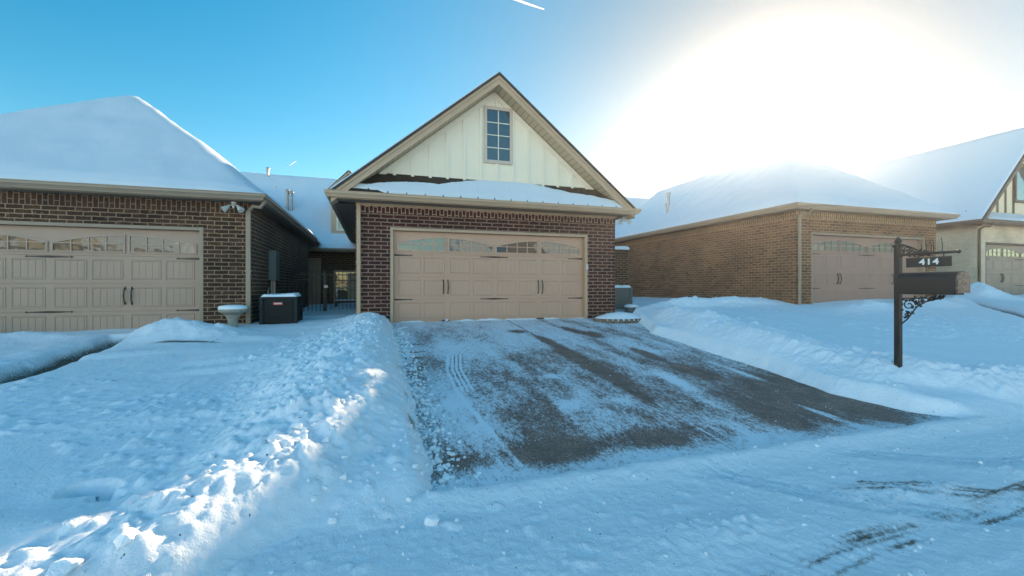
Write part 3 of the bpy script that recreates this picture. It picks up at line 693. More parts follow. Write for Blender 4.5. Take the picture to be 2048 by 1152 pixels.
def vent_pipe(parent, x, y, zb, h, r=.05, cap=True):
    m = MB().tube([(x, y, zb), (x, y, zb+h)], r, 12)
    if cap: m.lathe((x, y, zb+h), [(r*1.7, -.06), (r*1.75, 0), (r*1.2, .05), (.002, .06)], 12); m.lathe((x, y, zb+h-.16), [(r*1.3, 0), (r*1.4, .02), (r*1.3, .04)], 12)
    o = m.build('vent_pipe', M['pipe'], parent, smooth=False); return o
def flood_light(x, y, z, label, host_dx=0):
    t = empty('flood_light', (x, y, z), label, 'flood light', 'twin flood lights under the garage eaves')
    MB().lathe((x, y, z-.03), [(.05, .03), (.05, .0), (.02, -.02)], 14).build('base', M['lamp_white'], t)
    for s_ in (-1, 1):
        hx = x+s_*.10; m = MB().tube([(x+s_*.01, y, z-.04), (x+s_*.05, y-.02, z-.07), (x+s_*.08, y-.03, z-.09)], .012, 8)
        m.tube([(x+s_*.07, y-.03, z-.075), (x+s_*.10, y-.05, z-.11), (x+s_*.135, y-.075, z-.15), (x+s_*.16, y-.09, z-.175)], [.022, .034, .055, .062], 16)
        m.build('lamp_head', M['lamp_white'], t, smooth=False)
    MB().lathe((x, y-.03, z-.10), [(.005, -.03), (.022, -.015), (.025, .02), (.01, .04)], 12).build('sensor', M['lamp_white'], t)
    return t

# ------------------------------------------------------------------ LEFT HOUSE
lh = empty('brick_house', (-6.2, -.15, -.3), 'brown brick house at left with taupe garage door and thick snow on its hipped roof', 'house')
hip_garage(lh, -9.52, -2.83, -.15, 8.1, -.2, 2.70, -9.92, -2.62, -.45, .80, M['brown_brick'], M['brown_soldier'], M['taupe'], M['taupe_soffit'], -8.63, -.175, M['door_taupe'], M['shingle'], .17, 200,
           thin=lambda x, y: 1-.75*ss(-3.6, -2.9, x)*ss(2.5, .3, y))
main_roof(lh, -11, -.75, 9.75, 20.0, 2.48, .79, M['shingle'], .15, 210, M['taupe'], M['brown_brick'], 10.3, -.2)
MB().box(-3.14, -2.83, 8.1, 8.14, -.7, 2.5).build('wall_end', M['brown_brick'], lh)
MB().box(-9.9, -2.62, 8.1, 9.75, 2.555, 2.62).build('porch_ceiling', M['taupe_soffit'], lh)
r_ = MB(); hw = 3.65; r_.poly([(-9.92, 8.1, 2.70), (-6.27, 8.1, 5.62), (-6.27, 13.8, 5.62), (-9.92, 9.9, 2.70)]); r_.poly([(-2.62, 8.1, 2.70), (-2.62, 9.9, 2.70), (-6.27, 13.8, 5.62), (-6.27, 8.1, 5.62)])
r_.build('valley_roof', M['shingle'], lh)
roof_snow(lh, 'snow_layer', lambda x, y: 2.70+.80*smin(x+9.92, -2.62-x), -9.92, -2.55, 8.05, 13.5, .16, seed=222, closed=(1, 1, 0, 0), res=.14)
MB().sweep([(-2.62, 8.1, 2.688), (-2.62, 9.75, 2.688)][::-1], GUT).build('gutter', M['taupe'], lh)
downspout(lh, 2.38, -2.885, -.20, -.1, M['taupe'], w=.09, out=(-2.56, -.36, 2.60))
# porch door, window with curtain
dr = MB().box(-3.62, -2.72, 10.26, 10.298, -.2, 1.95).build('entry_door', M['taupe'], lh)
dt_ = MB(); dt_.box(-3.74, -3.63, 10.2, 10.298, -.2, 2.07); dt_.box(-2.71, -2.6, 10.2, 10.298, -.2, 2.07); dt_.box(-3.63, -2.71, 10.2, 10.298, 1.96, 2.07); dt_.build('frame', M['taupe'], dr)
wn = MB(); wx0, wx1 = -2.02, -.98
wn.box(wx0-.07, wx0, 10.22, 10.298, .05, 1.55); wn.box(wx1, wx1+.07, 10.22, 10.298, .05, 1.55); wn.box(wx0, wx1, 10.22, 10.298, 1.48, 1.55); wn.box(wx0, wx1, 10.22, 10.298, .05, .11); wn.box(wx0, wx1, 10.23, 10.298, .76, .81)
wno = wn.build('window', M['beige'], lh)
MB().box(wx0, wx1, 10.27, 10.297, .11, 1.48).build('pane', M['glass_dark'], wno)
MB().box(wx0+.5, wx1-.02, 10.25, 10.268, .2, 1.44).build('curtain', M['curtain'], wno)
# dormer
dm = MB(); dl, drr, dyf = -2.22, -.72, 10.45; dxc = (dl+drr)/2
dm.box(dl, drr, dyf, 14.5, 2.75, 5.02); dmo = dm.build('dormer', M['beige'], lh)
MB().prism([(dl+.01, dyf+.001, 5.02), (drr-.01, dyf+.001, 5.02), (dxc, dyf+.001, 5.75)], (0, 3, 0)).build('gable', M['beige'], dmo)
for sg in (-1, 1):
    e = dl-.14 if sg < 0 else drr+.14
    MB().prism([(e, dyf-.25, 4.93), (dxc, dyf-.25, 5.80), (dxc, dyf-.25, 5.93), (e, dyf-.25, 5.05)], (0, .03, 0)).build('bargeboard', M['taupe'], dmo)
    MB().prism([(e, dyf-.22, 5.0), (dxc, dyf-.22, 5.87), (dxc, dyf-.22, 5.93), (e, dyf-.22, 5.06)], (0, 4.2, 0)).build('dormer_roof', M['shingle'], dmo)
dw = MB(); a0, a1 = -1.93, -1.17
dw.box(a0-.06, a0, dyf-.03, dyf-.001, 3.32, 4.72); dw.box(a1, a1+.06, dyf-.03, dyf-.001, 3.32, 4.72); dw.box(a0, a1, dyf-.03, dyf-.001, 4.66, 4.72); dw.box(a0, a1, dyf-.03, dyf-.001, 3.32, 3.38); dw.box(a0, a1, dyf-.028, dyf-.001, 4.0, 4.05)
dwo = dw.build('window', M['white'], dmo)
MB().box(a0, a1, dyf-.012, dyf-.002, 3.38, 4.66).build('window_pane', M['glass'], dmo)
roof_snow(dmo, 'snow_cap', lambda x, y: 5.06+.02-.0*x+np.maximum(0, (.90/.865)*smin(x-(dl-.14), drr+.14-x, .05)), dl-.14, drr+.14, dyf-.2, 13.5, .03, rnd=.1, seed=231, res=.08)
vent_pipe(lh, -5.55, 14.6, 6.1, .75, .055)
for dxx in (0, .17): vent_pipe(lh, -4.2+dxx, 11.9, 3.9, 1.35-.06*(dxx > 0), .06)
vent_pipe(lh, -5.0, 13.6, 5.3, .45, .03, cap=False)
# electrical box and conduits on the side wall
eb = MB().box(-2.828, -2.66, 1.30, 1.72, .98, 1.70).build('meter_box', M['gray_metal'], lh, bevel=.01)
cd_ = MB(); cd_.tube([(-2.78, 1.42, .0-.2), (-2.78, 1.42, .98)], .022, 8); cd_.tube([(-2.76, 1.58, -.2), (-2.76, 1.58, .98)], .038, 8); cd_.tube([(-2.80, 1.15, -.2), (-2.80, 1.15, .75), (-2.76, 1.13, .8)], .02, 8)
cd_.build('conduit', M['pipe'], eb)
flood_light(-3.12, -.30, 2.535, 'white twin flood light under the eave of the left brown brick garage')

# ------------------------------------------------------------------ MIDDLE HOUSE
mh = empty('brick_house', (2.4, 0, 0), 'maroon brick garage front with white gable and beige double garage door, middle of the photo', 'house')
f = .24; st = 2.50
w = MB(); w.box(-.82, -.075, 0, f, -.5, st); w.box(4.935, 5.744, 0, f, -.5, st); w.box(-.075, 4.935, 0, f, 2.20, st)
w.box(-.82, -.58, f, 9, -.5, st); w.box(5.504, 5.744, f, 9, -.5, st); w.box(-.58, 5.504, 8.76, 9, -.5, st); w.build('brick_wall', M['red_brick'], mh)
s = MB(); s.box(-.824, 5.748, -.004, f, st, 2.735); s.box(-.824, -.58, f, 9, st, 2.735); s.box(5.504, 5.748, f, 9, st, 2.735); s.build('soldier_course', M['red_soldier'], mh, swap=True)
door = garage_door(mh, 0, .14, 0.0, M['door_beige'], M['beige'])
MB().box(0, 4.86, .26, .30, 0, 2.13).build('garage_interior', M['black'], mh)
MB().box(4.875, 4.93, -.035, .0, 1.28, 1.42).build('door_sensor', M['lamp_white'], mh, bevel=.006)
EX0, EX1, EY = -1.30, 6.08, -.43; XC = (EX0+EX1)/2; EZ = 2.86; PT = .815; RZ = EZ+(XC-EX0)*PT
# soffit under side eaves and front frieze
so = MB(); so.box(EX0+.01, -.80, -.40, 9.2, 2.715, 2.735); so.box(5.72, EX1-.01, -.40, 9.2, 2.715, 2.735); so.box(-.80, 5.72, -.40, .02, 2.717, 2.735); so.build('soffit', M['taupe_soffit'], mh)
MB().box(-.822, 5.746, -.022, -.005, 2.655, 2.716).build('frieze_board', M['beige'], mh)
MB().sweep([(EX0, 9.2, EZ), (EX0, EY, EZ), (EX1, EY, EZ), (EX1, 9.2, EZ)], [(-.02, 0), (-.02, -.15), (-.001, -.15), (-.001, 0)]).build('fascia', M['beige'], mh)
gutter(mh, [(EX0+.0, 9.2, EZ-.01), (EX0, EY, EZ-.01), (EX1, EY, EZ-.01), (EX1, 9.2, EZ-.01)], M['beige'])
downspout(mh, 2.70, -.755, -.04, .02, M['beige'], w=.085, d=.065)
# gable wall
sw = MB(); gb = 2.9
def rz_(x): return EZ+PT*(min(x-EX0, EX1-x))
sw.prism([(EX0+.1, 0, 2.75), (EX1-.1, 0, 2.75), (EX1-.1, 0, rz_(EX1-.1)-.24), (XC, 0, RZ-.24), (EX0+.1, 0, rz_(EX0+.1)-.24)], (0, .10, 0))
sid = sw.build('gable_siding', M['white'], mh)
for k in range(-8, 9):
    xb = 2.45+k*.405
    zt_ = rz_(xb)-.36
    if zt_ < 3.45: continue
    if abs(k) == 0:
        MB().box(xb-.034, xb+.034, -.03, -.001, 3.30, 3.86).build('batten', M['white'], sid); MB().box(xb-.034, xb+.034, -.03, -.001, 5.24, zt_-.02).build('batten', M['white'], sid)
    else: MB().box(xb-.034, xb+.034, -.03, -.001, 3.30, zt_).build('batten', M['white'], sid)
for sg in (-1, 1):
    e = EX0 if sg < 0 else EX1; q = sg
    # frieze boards along the rake, on the siding
    a = XC; bx = e-sg*.35
    MB().prism([(bx, -.026, rz_(bx)-.40), (a, -.026, RZ-.40), (a, -.026, RZ-.26), (bx, -.026, rz_(bx)-.26)], (0, .026, 0)).build('rake_frieze', M['white'], sid)
    Ls = math.hypot(XC-EX0, RZ-EZ)
    rs = MB(); o_ = .255
    rs.poly([(e, EY+.02, EZ-o_+.02), (a, EY+.02, RZ-o_+.02), (a, .0, RZ-o_+.02), (e, .0, EZ-o_+.02)], uv=[(0, 0), (Ls, 0), (Ls, .4), (0, .4)])
    rs.build('rake_soffit', M['beige_soffit'], mh)
    rf = MB(); rf.prism([(e, EY, EZ-.25), (a, EY, RZ-.25), (a, EY, RZ-.055), (e, EY, EZ-.055)], (0, .025, 0)); rf.build('rake_fascia', M['beige'], mh)
    MB().prism([(e, EY-.022, EZ-.115), (a, EY-.022, RZ-.115), (a, EY-.022, RZ-.045), (e, EY-.022, EZ-.045)], (0, .021, 0)).build('rake_trim', M['beige'], mh)
    ee = e+sg*.06
    MB().prism([(ee, EY-.05, rz_(e)-.06*PT-.04), (a, EY-.05, RZ-.04), (a, EY-.05, RZ+.02), (ee, EY-.05, rz_(e)-.06*PT+.02)], (0, 10.5, 0)).build('roof', M['shingle'], mh)
roof_snow(mh, 'snow_layer', lambda x, y: EZ+.02+PT*smin(x-EX0, EX1-x, .06), EX0-.02, EX1+.02, EY-.015, 9.6, .055, rnd=.09, seed=240, amp=.01, res=.07)
# pent roof of seamed metal below the gable, patchy snow on it
PY, PZ0, PZ1 = EY+.005, 2.862, 3.42
pr = MB(); xa, xb, ya, yb = EX0+.16, EX1-.16, EX0+.86, EX1-.86
for q in ((0, .0), (1, -.03)): pr.poly([(xa, PY, PZ0+q[1]), (xb, PY, PZ0+q[1]), (yb, -.001, PZ1+q[1]), (ya, -.001, PZ1+q[1])][::1 if q[0] == 0 else -1])
pr.poly([(xa, PY, PZ0-.03), (xb, PY, PZ0-.03), (xb, PY, PZ0), (xa, PY, PZ0)]); pr.poly([(xa, PY, PZ0-.03), (xa, PY, PZ0), (ya, -.001, PZ1), (ya, -.001, PZ1-.03)]); pr.poly([(xb, PY, PZ0), (xb, PY, PZ0-.03), (yb, -.001, PZ1-.03), (yb, -.001, PZ1)])
pr.build('pent_roof', M['bronze'], mh)
sl_ = (PZ1-PZ0)/(0-PY)
for k in range(18):
    xk = EX0+.35+k*.405
    tt = min(1, (min(xk-EX0, EX1-xk)-.18)/.70)
    if xk < EX1-.3: MB().prism([(xk-.009, PY, PZ0), (xk-.009, PY, PZ0+.035), (xk-.009, PY+(-.03-PY)*tt, PZ0+(PZ1-PZ0)*tt*.96+.02), (xk-.009, PY+(-.03-PY)*tt, PZ0+(PZ1-PZ0)*tt*.93-.02)], (.018, 0, 0)).build('roof_seam', M['bronze'], mh)
xs_ = np.linspace(EX0+.35, EX1-.28, 330); ts = np.linspace(0, 1, 26); PX, PT_ = np.meshgrid(xs_, ts)
top = np.interp(xs_, [-1, -.5, -.1, .4, 1.0, 1.5, 2.0, 3.4, 3.9, 4.6, 5.2, 5.8], [.28, .34, .52, .60, .62, .80, .99, .99, .80, .62, .45, .30])+.05*fbm(xs_*3, xs_*0, 301)+.03*np.abs(np.sin((xs_-(EX0+.35))*np.pi/.405))
bot = np.interp(xs_, [-1, -.35, -.2, 5.8], [.18, .16, .03, .02])+.02*fbm(xs_*7, xs_*0, 302)
TT = bot+(top-bot)*PT_; Yp = PY+TT*(-.012-PY); e_ = np.minimum(PT_, 1-PT_)
Zp = PZ0+(Yp-PY)*sl_+.004+.05*np.sqrt(np.clip(e_*7, 0, 1))*(1+.5*fbm(PX*2, TT*2, 303))+.01*np.exp(-(((PX-(EX0+.35)+.2025) % .405-.2025)/.02)**2)
grid_mesh('pent_snow', PX, Yp, Zp, np.ones(PX.shape, bool), M['roof_snow'], parent=mh)
# gable window
gw = MB(); a0, a1, b0, b1 = 2.20, 2.78, 3.93, 5.16
for bx_ in ((a0-.075, a0, b0-.08, b1+.08), (a1, a1+.075, b0-.08, b1+.08), (a0, a1, b1, b1+.08), (a0, a1, b0-.08, b0)): gw.box(bx_[0], bx_[1], -.045, -.001, bx_[2], bx_[3])
gwo = gw.build('gable_window', paint('pinkish_beige_trim', (.60, .47, .37), .5, var=.03), mh, bevel=.005)
mu = MB(); mu.box((a0+a1)/2-.010, (a0+a1)/2+.010, -.022, -.006, b0, b1)
for k in (1, 2, 3):
    zz = b0+(b1-b0)*k/4
    mu.box(a0, (a0+a1)/2-.0105, -.021, -.006, zz-.010, zz+.010); mu.box((a0+a1)/2+.0105, a1, -.021, -.006, zz-.010, zz+.010)
mu.build('muntins', M['white'], gwo); MB().box(a0, a1, -.008, -.002, b0, b1).build('pane', glassmat('gable_glass', (.012, .03, .045), .09, .1), gwo)
main = MB(); main.box(-.2, 6.6, 9.2, 16, -.5, 2.7).build('main_wall', M['red_brick'], mh)
MB().prism([(-.5, 9.0, 2.85), (-.5, 12.5, 4.9), (-.5, 16.2, 2.85)], (7.4, 0, 0)).build('main_roof', M['shingle'], mh)
roof_snow(mh, 'snow_layer', lambda x, y: 2.85+.585*smin(y-9.0, 16.2-y), -.5, 6.9, 9.0, 16.2, .12, seed=250, res=.2)
fl = flood_light(5.93, -.12, 2.70, 'clear twin flood light under the right eave corner of the maroon garage')

# ------------------------------------------------------------------ RIGHT HOUSE
rh = empty('brick_house', (14.3, -.7, .2), 'tan brown brick house with a long blank side wall and mauve garage door', 'house')
hip_garage(rh, 11.29, 17.43, -.7, 10.0, .2, 3.20, 10.93, 17.70, -1.02, .80, M['tan_brick'], M['tan_soldier'], M['taupe'], M['taupe_soffit'], 11.96, .25, M['door_mauve'], M['shingle'], .14, 260, glass=M['glass_dark'])
main_roof(rh, 9.4, 25.4, 9.9, 20.5, 3.2, .66, M['shingle'], .14, 270, M['taupe'], M['tan_brick'], 10.3, .2)
downspout(rh, 2.88, 11.36, -.76, .12, M['taupe'], out=(11.45, -1.05, 3.08))
vent_pipe(rh, 12.5, 6.7, 4.35, .78, .06); vent_pipe(rh, 11.8, 5.85, 3.8, .62, .055)

# ------------------------------------------------------------------ FOURTH HOUSE (cream)
ch = empty('painted_brick_house', (24.2, .17, .3), 'cream painted brick house at the far right with brown trim and a steep gable', 'house')
x0, x1, wy, ez = 21.36, 28.2, .17, 3.34; ex0, ex1, ey = 20.98, 28.6, -.18; xc = (ex0+ex1)/2; pt = 1.02; rz = ez+(xc-ex0)*pt
dx0 = 21.95
w = MB(); w.box(x0, dx0-.075, wy, wy+.24, -.3, ez-.14); w.box(dx0+4.935, x1+.0, wy, wy+.24, -.3, ez-.14); w.box(dx0-.075, dx0+4.935, wy, wy+.24, 2.55, ez-.14)
w.box(x0, x0+.24, wy+.24, 14, -.3, ez-.14); w.box(x1-.24, x1, wy+.24, 14, -.3, ez-.14); w.build('brick_wall', M['cream_brick'], ch)
garage_door(ch, dx0, wy+.14, .35, M['door_gray'], M['brown_trim'], glass=M['glass_sky'], groove=False)
MB().box(dx0, dx0+4.86, wy+.26, wy+.3, .35, 2.48).build('garage_interior', M['black'], ch)
so = MB(); so.box(ex0+.02, ex1-.02, ey+.02, wy+.1, ez-.14, ez-.12); so.box(ex0+.02, x0+.1, wy+.1, 14, ez-.14, ez-.12); so.box(x1-.1, ex1-.02, wy+.1, 14, ez-.14, ez-.12); so.build('soffit', M['brown_trim'], ch)
MB().sweep([(ex0, 14, ez), (ex0, ey, ez), (ex1, ey, ez), (ex1, 14, ez)], [(-.02, 0), (-.02, -.16), (-.001, -.16), (-.001, 0)]).build('fascia', M['brown_trim'], ch)
gutter(ch, [(ex0, 14, ez-.01), (ex0, ey, ez-.01), (ex1, ey, ez-.01), (ex1, 14, ez-.01)], M['brown_trim'])
MB().prism([(ex0+.15, wy+.3, ez-.1), (ex1-.15, wy+.3, ez-.1), (xc, wy+.3, rz-.35)], (0, .1, 0)).build('gable_siding', paint('cream_siding', (.80, .66, .46), .6, var=.04), ch)
for k in range(-6, 7):
    xb = xc+k*.52; zz = ez+pt*min(xb-ex0, ex1-xb)-.42
    if k == 0: MB().box(xb-.05, xb+.05, wy+.26, wy+.299, 6.0, zz).build('batten', M['brown_trim'], ch)
    elif zz > ez+.6: MB().box(xb-.035, xb+.035, wy+.26, wy+.299, ez+.45, zz).build('batten', M['brown_trim'], ch)
for sg in (-1, 1):
    e = ex0 if sg < 0 else ex1; a = xc
    MB().prism([(e, ey, ez-.24), (a, ey, rz-.24), (a, ey, rz-.04), (e, ey, ez-.04)], (0, .03, 0)).build('rake_fascia', M['brown_trim'], ch)
    MB().prism([(e, ey+.03, ez-.26), (a, ey+.03, rz-.26), (a, ey+.03, rz-.23), (e, ey+.03, ez-.23)], (0, .46, 0)).build('rake_soffit', M['brown_trim'], ch)
    MB().prism([(e+sg*.05, ey-.04, ez-.09), (a, ey-.04, rz-.03), (a, ey-.04, rz+.02), (e+sg*.05, ey-.04, ez-.04)], (0, 14.5, 0)).build('roof', M['shingle_brown'], ch)
roof_snow(ch, 'snow_layer', lambda x, y: ez+.0+pt*smin(x-ex0, ex1-x, .02), ex0-.03, ex1+.03, ey+.02, 14.2, .08, rnd=.12, seed=280, amp=.01, res=.09)
MB().prism([(ex0+.3, ey+.01, ez), (ex0+.3, ey+.01, ez-.03), (ex0+.3, wy+.3, ez-.03), (ex0+.3, wy+.3, ez+.42)], (ex1-ex0-.6, 0, 0)).build('pent_roof', M['shingle_brown'], ch)
roof_snow(ch, 'pent_snow', lambda x, y: ez+.0+(y-ey-.01)*.642, ex0+.55, ex1-.5, ey, wy+.25, .09, rnd=.12, seed=285, res=.06)
gw = MB(); a0, a1, b0, b1 = xc-.42, xc+.42, 4.35, 5.75
for bx_ in ((a0-.1, a0, b0-.1, b1+.1), (a1, a1+.1, b0-.1, b1+.1), (a0, a1, b1, b1+.1), (a0, a1, b0-.1, b0)): gw.box(bx_[0], bx_[1], wy+.22, wy+.297, bx_[2], bx_[3])
gwo = gw.build('gable_window', M['brown_trim'], ch); MB().box(a0, a1, wy+.27, wy+.29, b0, b1).build('pane', M['glass_sky'], gwo)
downspout(ch, 3.0, x0+.06, wy-.05, .15, M['brown_trim'], out=(x0+.2, ey-.03, 3.24))

# ------------------------------------------------------------------ houses across the street (seen in the garage windows)
for i, (hx, col, lab) in enumerate(((-20, 'far_wall', 'ochre house across the street, mirrored in the left garage door windows'), (13, 'far_brick', 'sunlit brick house across the street, mirrored in the middle garage door windows'), (44, 'far_wall', 'ochre house across the street, mirrored in the right garage door windows'))):
    h = empty('opposite_house', (hx, -27, -.6), lab, 'house', 'houses across the street')
    MB().box(hx-6, hx+6, -36, -27, -.9, 3.4).build('wall', M[col], h)
    MB().prism([(hx-6.4, -26.5, 3.4), (hx-6.4, -31.5, 7.0), (hx-6.4, -36.4, 3.4)], (12.8, 0, 0)).build('roof', M['cap_snow'], h)
    MB().prism([(hx-3, -26.3, 3.4), (hx+1.5, -26.3, 3.4), (hx-.75, -26.3, 5.9)], (0, -4, 0)).build('gable', M[col], h)
    for q in (-4.6, .2, 3.2):
        wq = MB().box(hx+q, hx+q+1.1, -26.98, -26.93, .4, 2.0).build('window', M['white'], h); MB().box(hx+q+.08, hx+q+1.02, -26.92, -26.915, .5, 1.9).build('pane', M['glass_dark'], wq)
    dq = MB().box(hx-2.6, hx-1.7, -26.98, -26.93, -.4, 1.8).build('door', M['brown_trim'], h)

# ------------------------------------------------------------------ AC units
def ac_unit(x0, y0, zb, w_, d_, h_, label, badge=True, am='green_metal'):
    t = empty('air_conditioner', (x0+w_/2, y0+d_/2, zb), label, 'air conditioner', 'outdoor air conditioning units beside the garages')
    b = MB(); c = .06
    pts = [(x0+c, y0), (x0+w_-c, y0), (x0+w_, y0+c), (x0+w_, y0+d_-c), (x0+w_-c, y0+d_), (x0+c, y0+d_), (x0, y0+d_-c), (x0, y0+c)]
    b.prism([(p[0], p[1], zb) for p in pts][::-1], (0, 0, h_*.03))
    core = [(x0+w_/2+(p[0]-x0-w_/2)*.90, y0+d_/2+(p[1]-y0-d_/2)*.90) for p in pts]
    b.prism([(p[0], p[1], zb+h_*.03) for p in core][::-1], (0, 0, h_*.94)); b.build('cabinet', M[am], t)
    g = MB(); n = 13
    for k in range(n):
        z = zb+h_*.05+k*h_*.86/n
        g.prism([(p[0], p[1], z) for p in pts][::-1], (0, 0, h_*.86/n*.38))
    g.build('louvre_grille', M[am], t)
    for (qx, qy) in ((x0, y0), (x0+w_-c, y0), (x0+w_-c, y0+d_-c), (x0, y0+d_-c)): MB().box(qx-.004, qx+c+.004, qy-.004, qy+c+.004, zb, zb+h_).build('corner_post', M[am], t, bevel=.01)
    MB().prism([(x0+w_/2+(p[0]-x0-w_/2)*1.02, y0+d_/2+(p[1]-y0-d_/2)*1.02, zb+h_*.95) for p in pts][::-1], (0, 0, h_*.05)).build('top_panel', M[am], t)
    xs_ = np.linspace(x0+.02, x0+w_-.02, 26); ys_ = np.linspace(y0+.02, y0+d_-.02, 26); A, B = np.meshgrid(xs_, ys_)
    e = np.minimum(np.minimum(A-xs_[0], xs_[-1]-A), np.minimum(B-ys_[0], ys_[-1]-B)); k = np.sqrt(np.clip(1-(1-np.clip(e/.07, 0, 1))**2, 0, 1))
    grid_mesh('snow_cap', A, B, zb+h_+.002+k*(.055+.07*fbm(A*4, B*4, 500+x0)), np.ones(A.shape, bool), M['cap_snow'], parent=t)
    if badge:
        bo = MB().box(x0+w_*.36, x0+w_*.62, y0-.016, y0-.001, zb+h_*.78, zb+h_*.86).build('badge', M['red_badge'], t, bevel=.004)
        MB().box(x0+w_*.40, x0+w_*.59, y0-.019, y0-.0165, zb+h_*.805, zb+h_*.835).build('badge_strip', M['lamp_white'], bo)
    return t
ac_unit(-2.66, -.32, -.14, .70, .76, .76, 'dark green air conditioner with red badge and snow on top, beside the left brick garage')
ac_unit(6.88, 2.2, .02, .82, .82, .78, 'gray air conditioner in the gap right of the maroon garage', badge=False, am='gray_metal')

# birdbath
bx_, by_ = -3.07, -.55; bz = -.12
bb_ = empty('birdbath', (bx_, by_, bz), 'stone pedestal birdbath heaped with snow, in front of the left brick wall', 'birdbath')
MB().lathe((bx_, by_, bz), [(.17, -.05), (.17, .04), (.13, .07), (.10, .12), (.085, .2), (.09, .30), (.12, .37), (.15, .40)], 28).build('pedestal', M['stone'], bb_, smooth=True)
MB().lathe((bx_, by_, bz), [(.13, .401), (.18, .43), (.235, .46), (.25, .485), (.25, .51), (.23, .51), (.18, .49)], 32).build('bowl', M['stone'], bb_, smooth=False)
MB().lathe((bx_, by_, bz), [(.22, .495), (.245, .515), (.25, .545), (.23, .575), (.14, .592), (.002, .598)], 32).build('snow_cap', M['cap_snow'], bb_, smooth=True)

# iron fence with gate between the houses
fe = empty('iron_fence', (-1.9, 3.4, -.1), 'black iron picket fence closing the gap between left and middle garages', 'fence')
fy = 3.4; ftop = 1.24; fb = -.12
def picket_run(x0, x1, parent, z0, z1):
    for z in (z1-.04, z1-.20, z0+.12): MB().box(x0, x1, fy-.014, fy+.014, z-.014, z+.014).build('rail', M['black'], parent)
    n = int(round((x1-x0)/.105))
    for k in range(1, n):
        xx = x0+(x1-x0)*k/n; MB().box(xx-.008, xx+.008, fy-.0085, fy+.0085, z0, z1+.05).build('picket', M['black'], parent)
picket_run(-2.88, -1.80, fe, fb, ftop)
for xx in (-2.86, -1.80): MB().box(xx-.028, xx+.028, fy-.028, fy+.028, fb-.1, ftop+.08).build('post', M['black'], fe)
ga = empty('iron_gate', (-1.3, 3.4, -.1), 'black iron gate with latch beside the maroon brick wall', 'gate')
picket_run(-1.73, -.86, ga, fb+.03, ftop-.02)
MB().box(-1.765, -1.732, fy-.016, fy+.016, fb, ftop).build('stile', M['black'], ga); MB().box(-.86, -.828, fy-.016, fy+.016, fb, ftop).build('stile', M['black'], ga)
MB().box(-1.80, -1.70, fy-.05, fy-.018, .80, .88).build('latch', M['pipe'], ga)
# bench behind the gate with snow
be = empty('garden_bench', (-1.25, 6.5, -.1), 'dark slatted bench with snow on the seat, behind the iron gate', 'bench')
MB().box(-1.75, -.85, 6.3, 6.7, .28, .33).build('seat', M['black'], be)
MB().box(-1.74, -.86, 6.31, 6.69, .332, .38).build('snow_cap', M['cap_snow'], be, bevel=.02)
for sx in (-1.70, -.90):
    for sy in (6.34, 6.66): MB().box(sx-.025, sx+.025, sy-.025, sy+.025, -.2, .28).build('leg', M['black'], be)

# brick pillar, snow-topped pot and round planter bed by the right corner
pil = empty('brick_pillar', (7.35, 3.6, 0), 'dark brick pillar capped with snow in the gap between middle and right houses', 'pillar')
MB().box(7.5, 8.42, 3.6, 4.35, -.3, 2.12).build('brick_shaft', M['brown_brick'], pil)
MB().box(7.46, 8.46, 3.56, 4.39, 2.12, 2.18).build('cap_stone', M['brown_soldier'], pil)
roof_snow(pil, 'snow_cap', lambda x, y: 2.18+0*x, 7.45, 8.47, 3.55, 4.4, .15, rnd=.13, seed=290, res=.04)
po = empty('utility_drum', (6.82, .9, .05), 'small round green utility drum topped with snow, beside the planter bed', 'drum')
MB().lathe((6.82, .9, .05), [(.19, -.1), (.19, .15), (.2, .155), (.2, .175), (.1, .18)], 24).build('drum_body', M['gray_metal'], po)
MB().lathe((6.82, .9, .05), [(.19, .176), (.21, .2), (.19, .24), (.1, .265), (.002, .27)], 24).build('snow_cap', M['cap_snow'], po, smooth=True)
pb = empty('planter_bed', (5.42, -.55, 0), 'low round brick edged planter bed mounded with snow at the garage corner', 'planter')
pcx, pcy = 5.58, -.50
br = MB(); prx, pry = .68, .42
for k in range(30):
    a = 2*math.pi*k/30; ca, sa = math.cos(a), math.sin(a); X0, Y0 = pcx+prx*ca, pcy+pry*sa; tx, ty = -sa*prx, ca*pry; l = math.hypot(tx, ty); tx /= l; ty /= l; nx_, ny_ = ty, -tx
    hl, hd = .052, .035
    pts = [(X0-tx*hl-nx_*hd, Y0-ty*hl-ny_*hd), (X0+tx*hl-nx_*hd, Y0+ty*hl-ny_*hd), (X0+tx*hl+nx_*hd, Y0+ty*hl+ny_*hd), (X0-tx*hl+nx_*hd, Y0-ty*hl+ny_*hd)]
    br.prism([(p[0], p[1], -.12) for p in pts], (0, 0, .155))
br.build('brick_edging', paint('edging_brick', (.20, .14, .10), .9, var=.3, scale=8), pb, bevel=.006)
A, B = np.meshgrid(np.linspace(-1, 1, 60), np.linspace(-1, 1, 60)); rr = np.hypot(A, B); kk = rr < 1.04
grid_mesh('snow_mound', pcx+A*(prx+.02), pcy+B*(pry+.02), np.where(rr < 1, .02+.16*np.cos(np.clip(rr, 0, 1)*np.pi/2)**.8, -.02)+.018*fbm(A*5, B*5, 400), kk, M['cap_snow'], parent=pb)

# ------------------------------------------------------------------ mailbox
mx_, my_ = 5.94, -6.56; mzb = zt(mx_, my_)
mb = empty('mailbox_post', (mx_, my_, mzb), 'dark bronze mailbox on a tall post with scrolled bracket and number sign 414', 'mailbox')
ztop = 1.345
MB().box(mx_-.032, mx_+.032, my_-.032, my_+.032, mzb-.25, ztop).build('post', M['mail'], mb, bevel=.006)
MB().lathe((mx_, my_, ztop), [(.06, -.01), (.06, .012), (.035, .02), (.028, .035), (.042, .055), (.03, .085), (.004, .12)], 16).build('finial', M['mail'], mb, smooth=True)
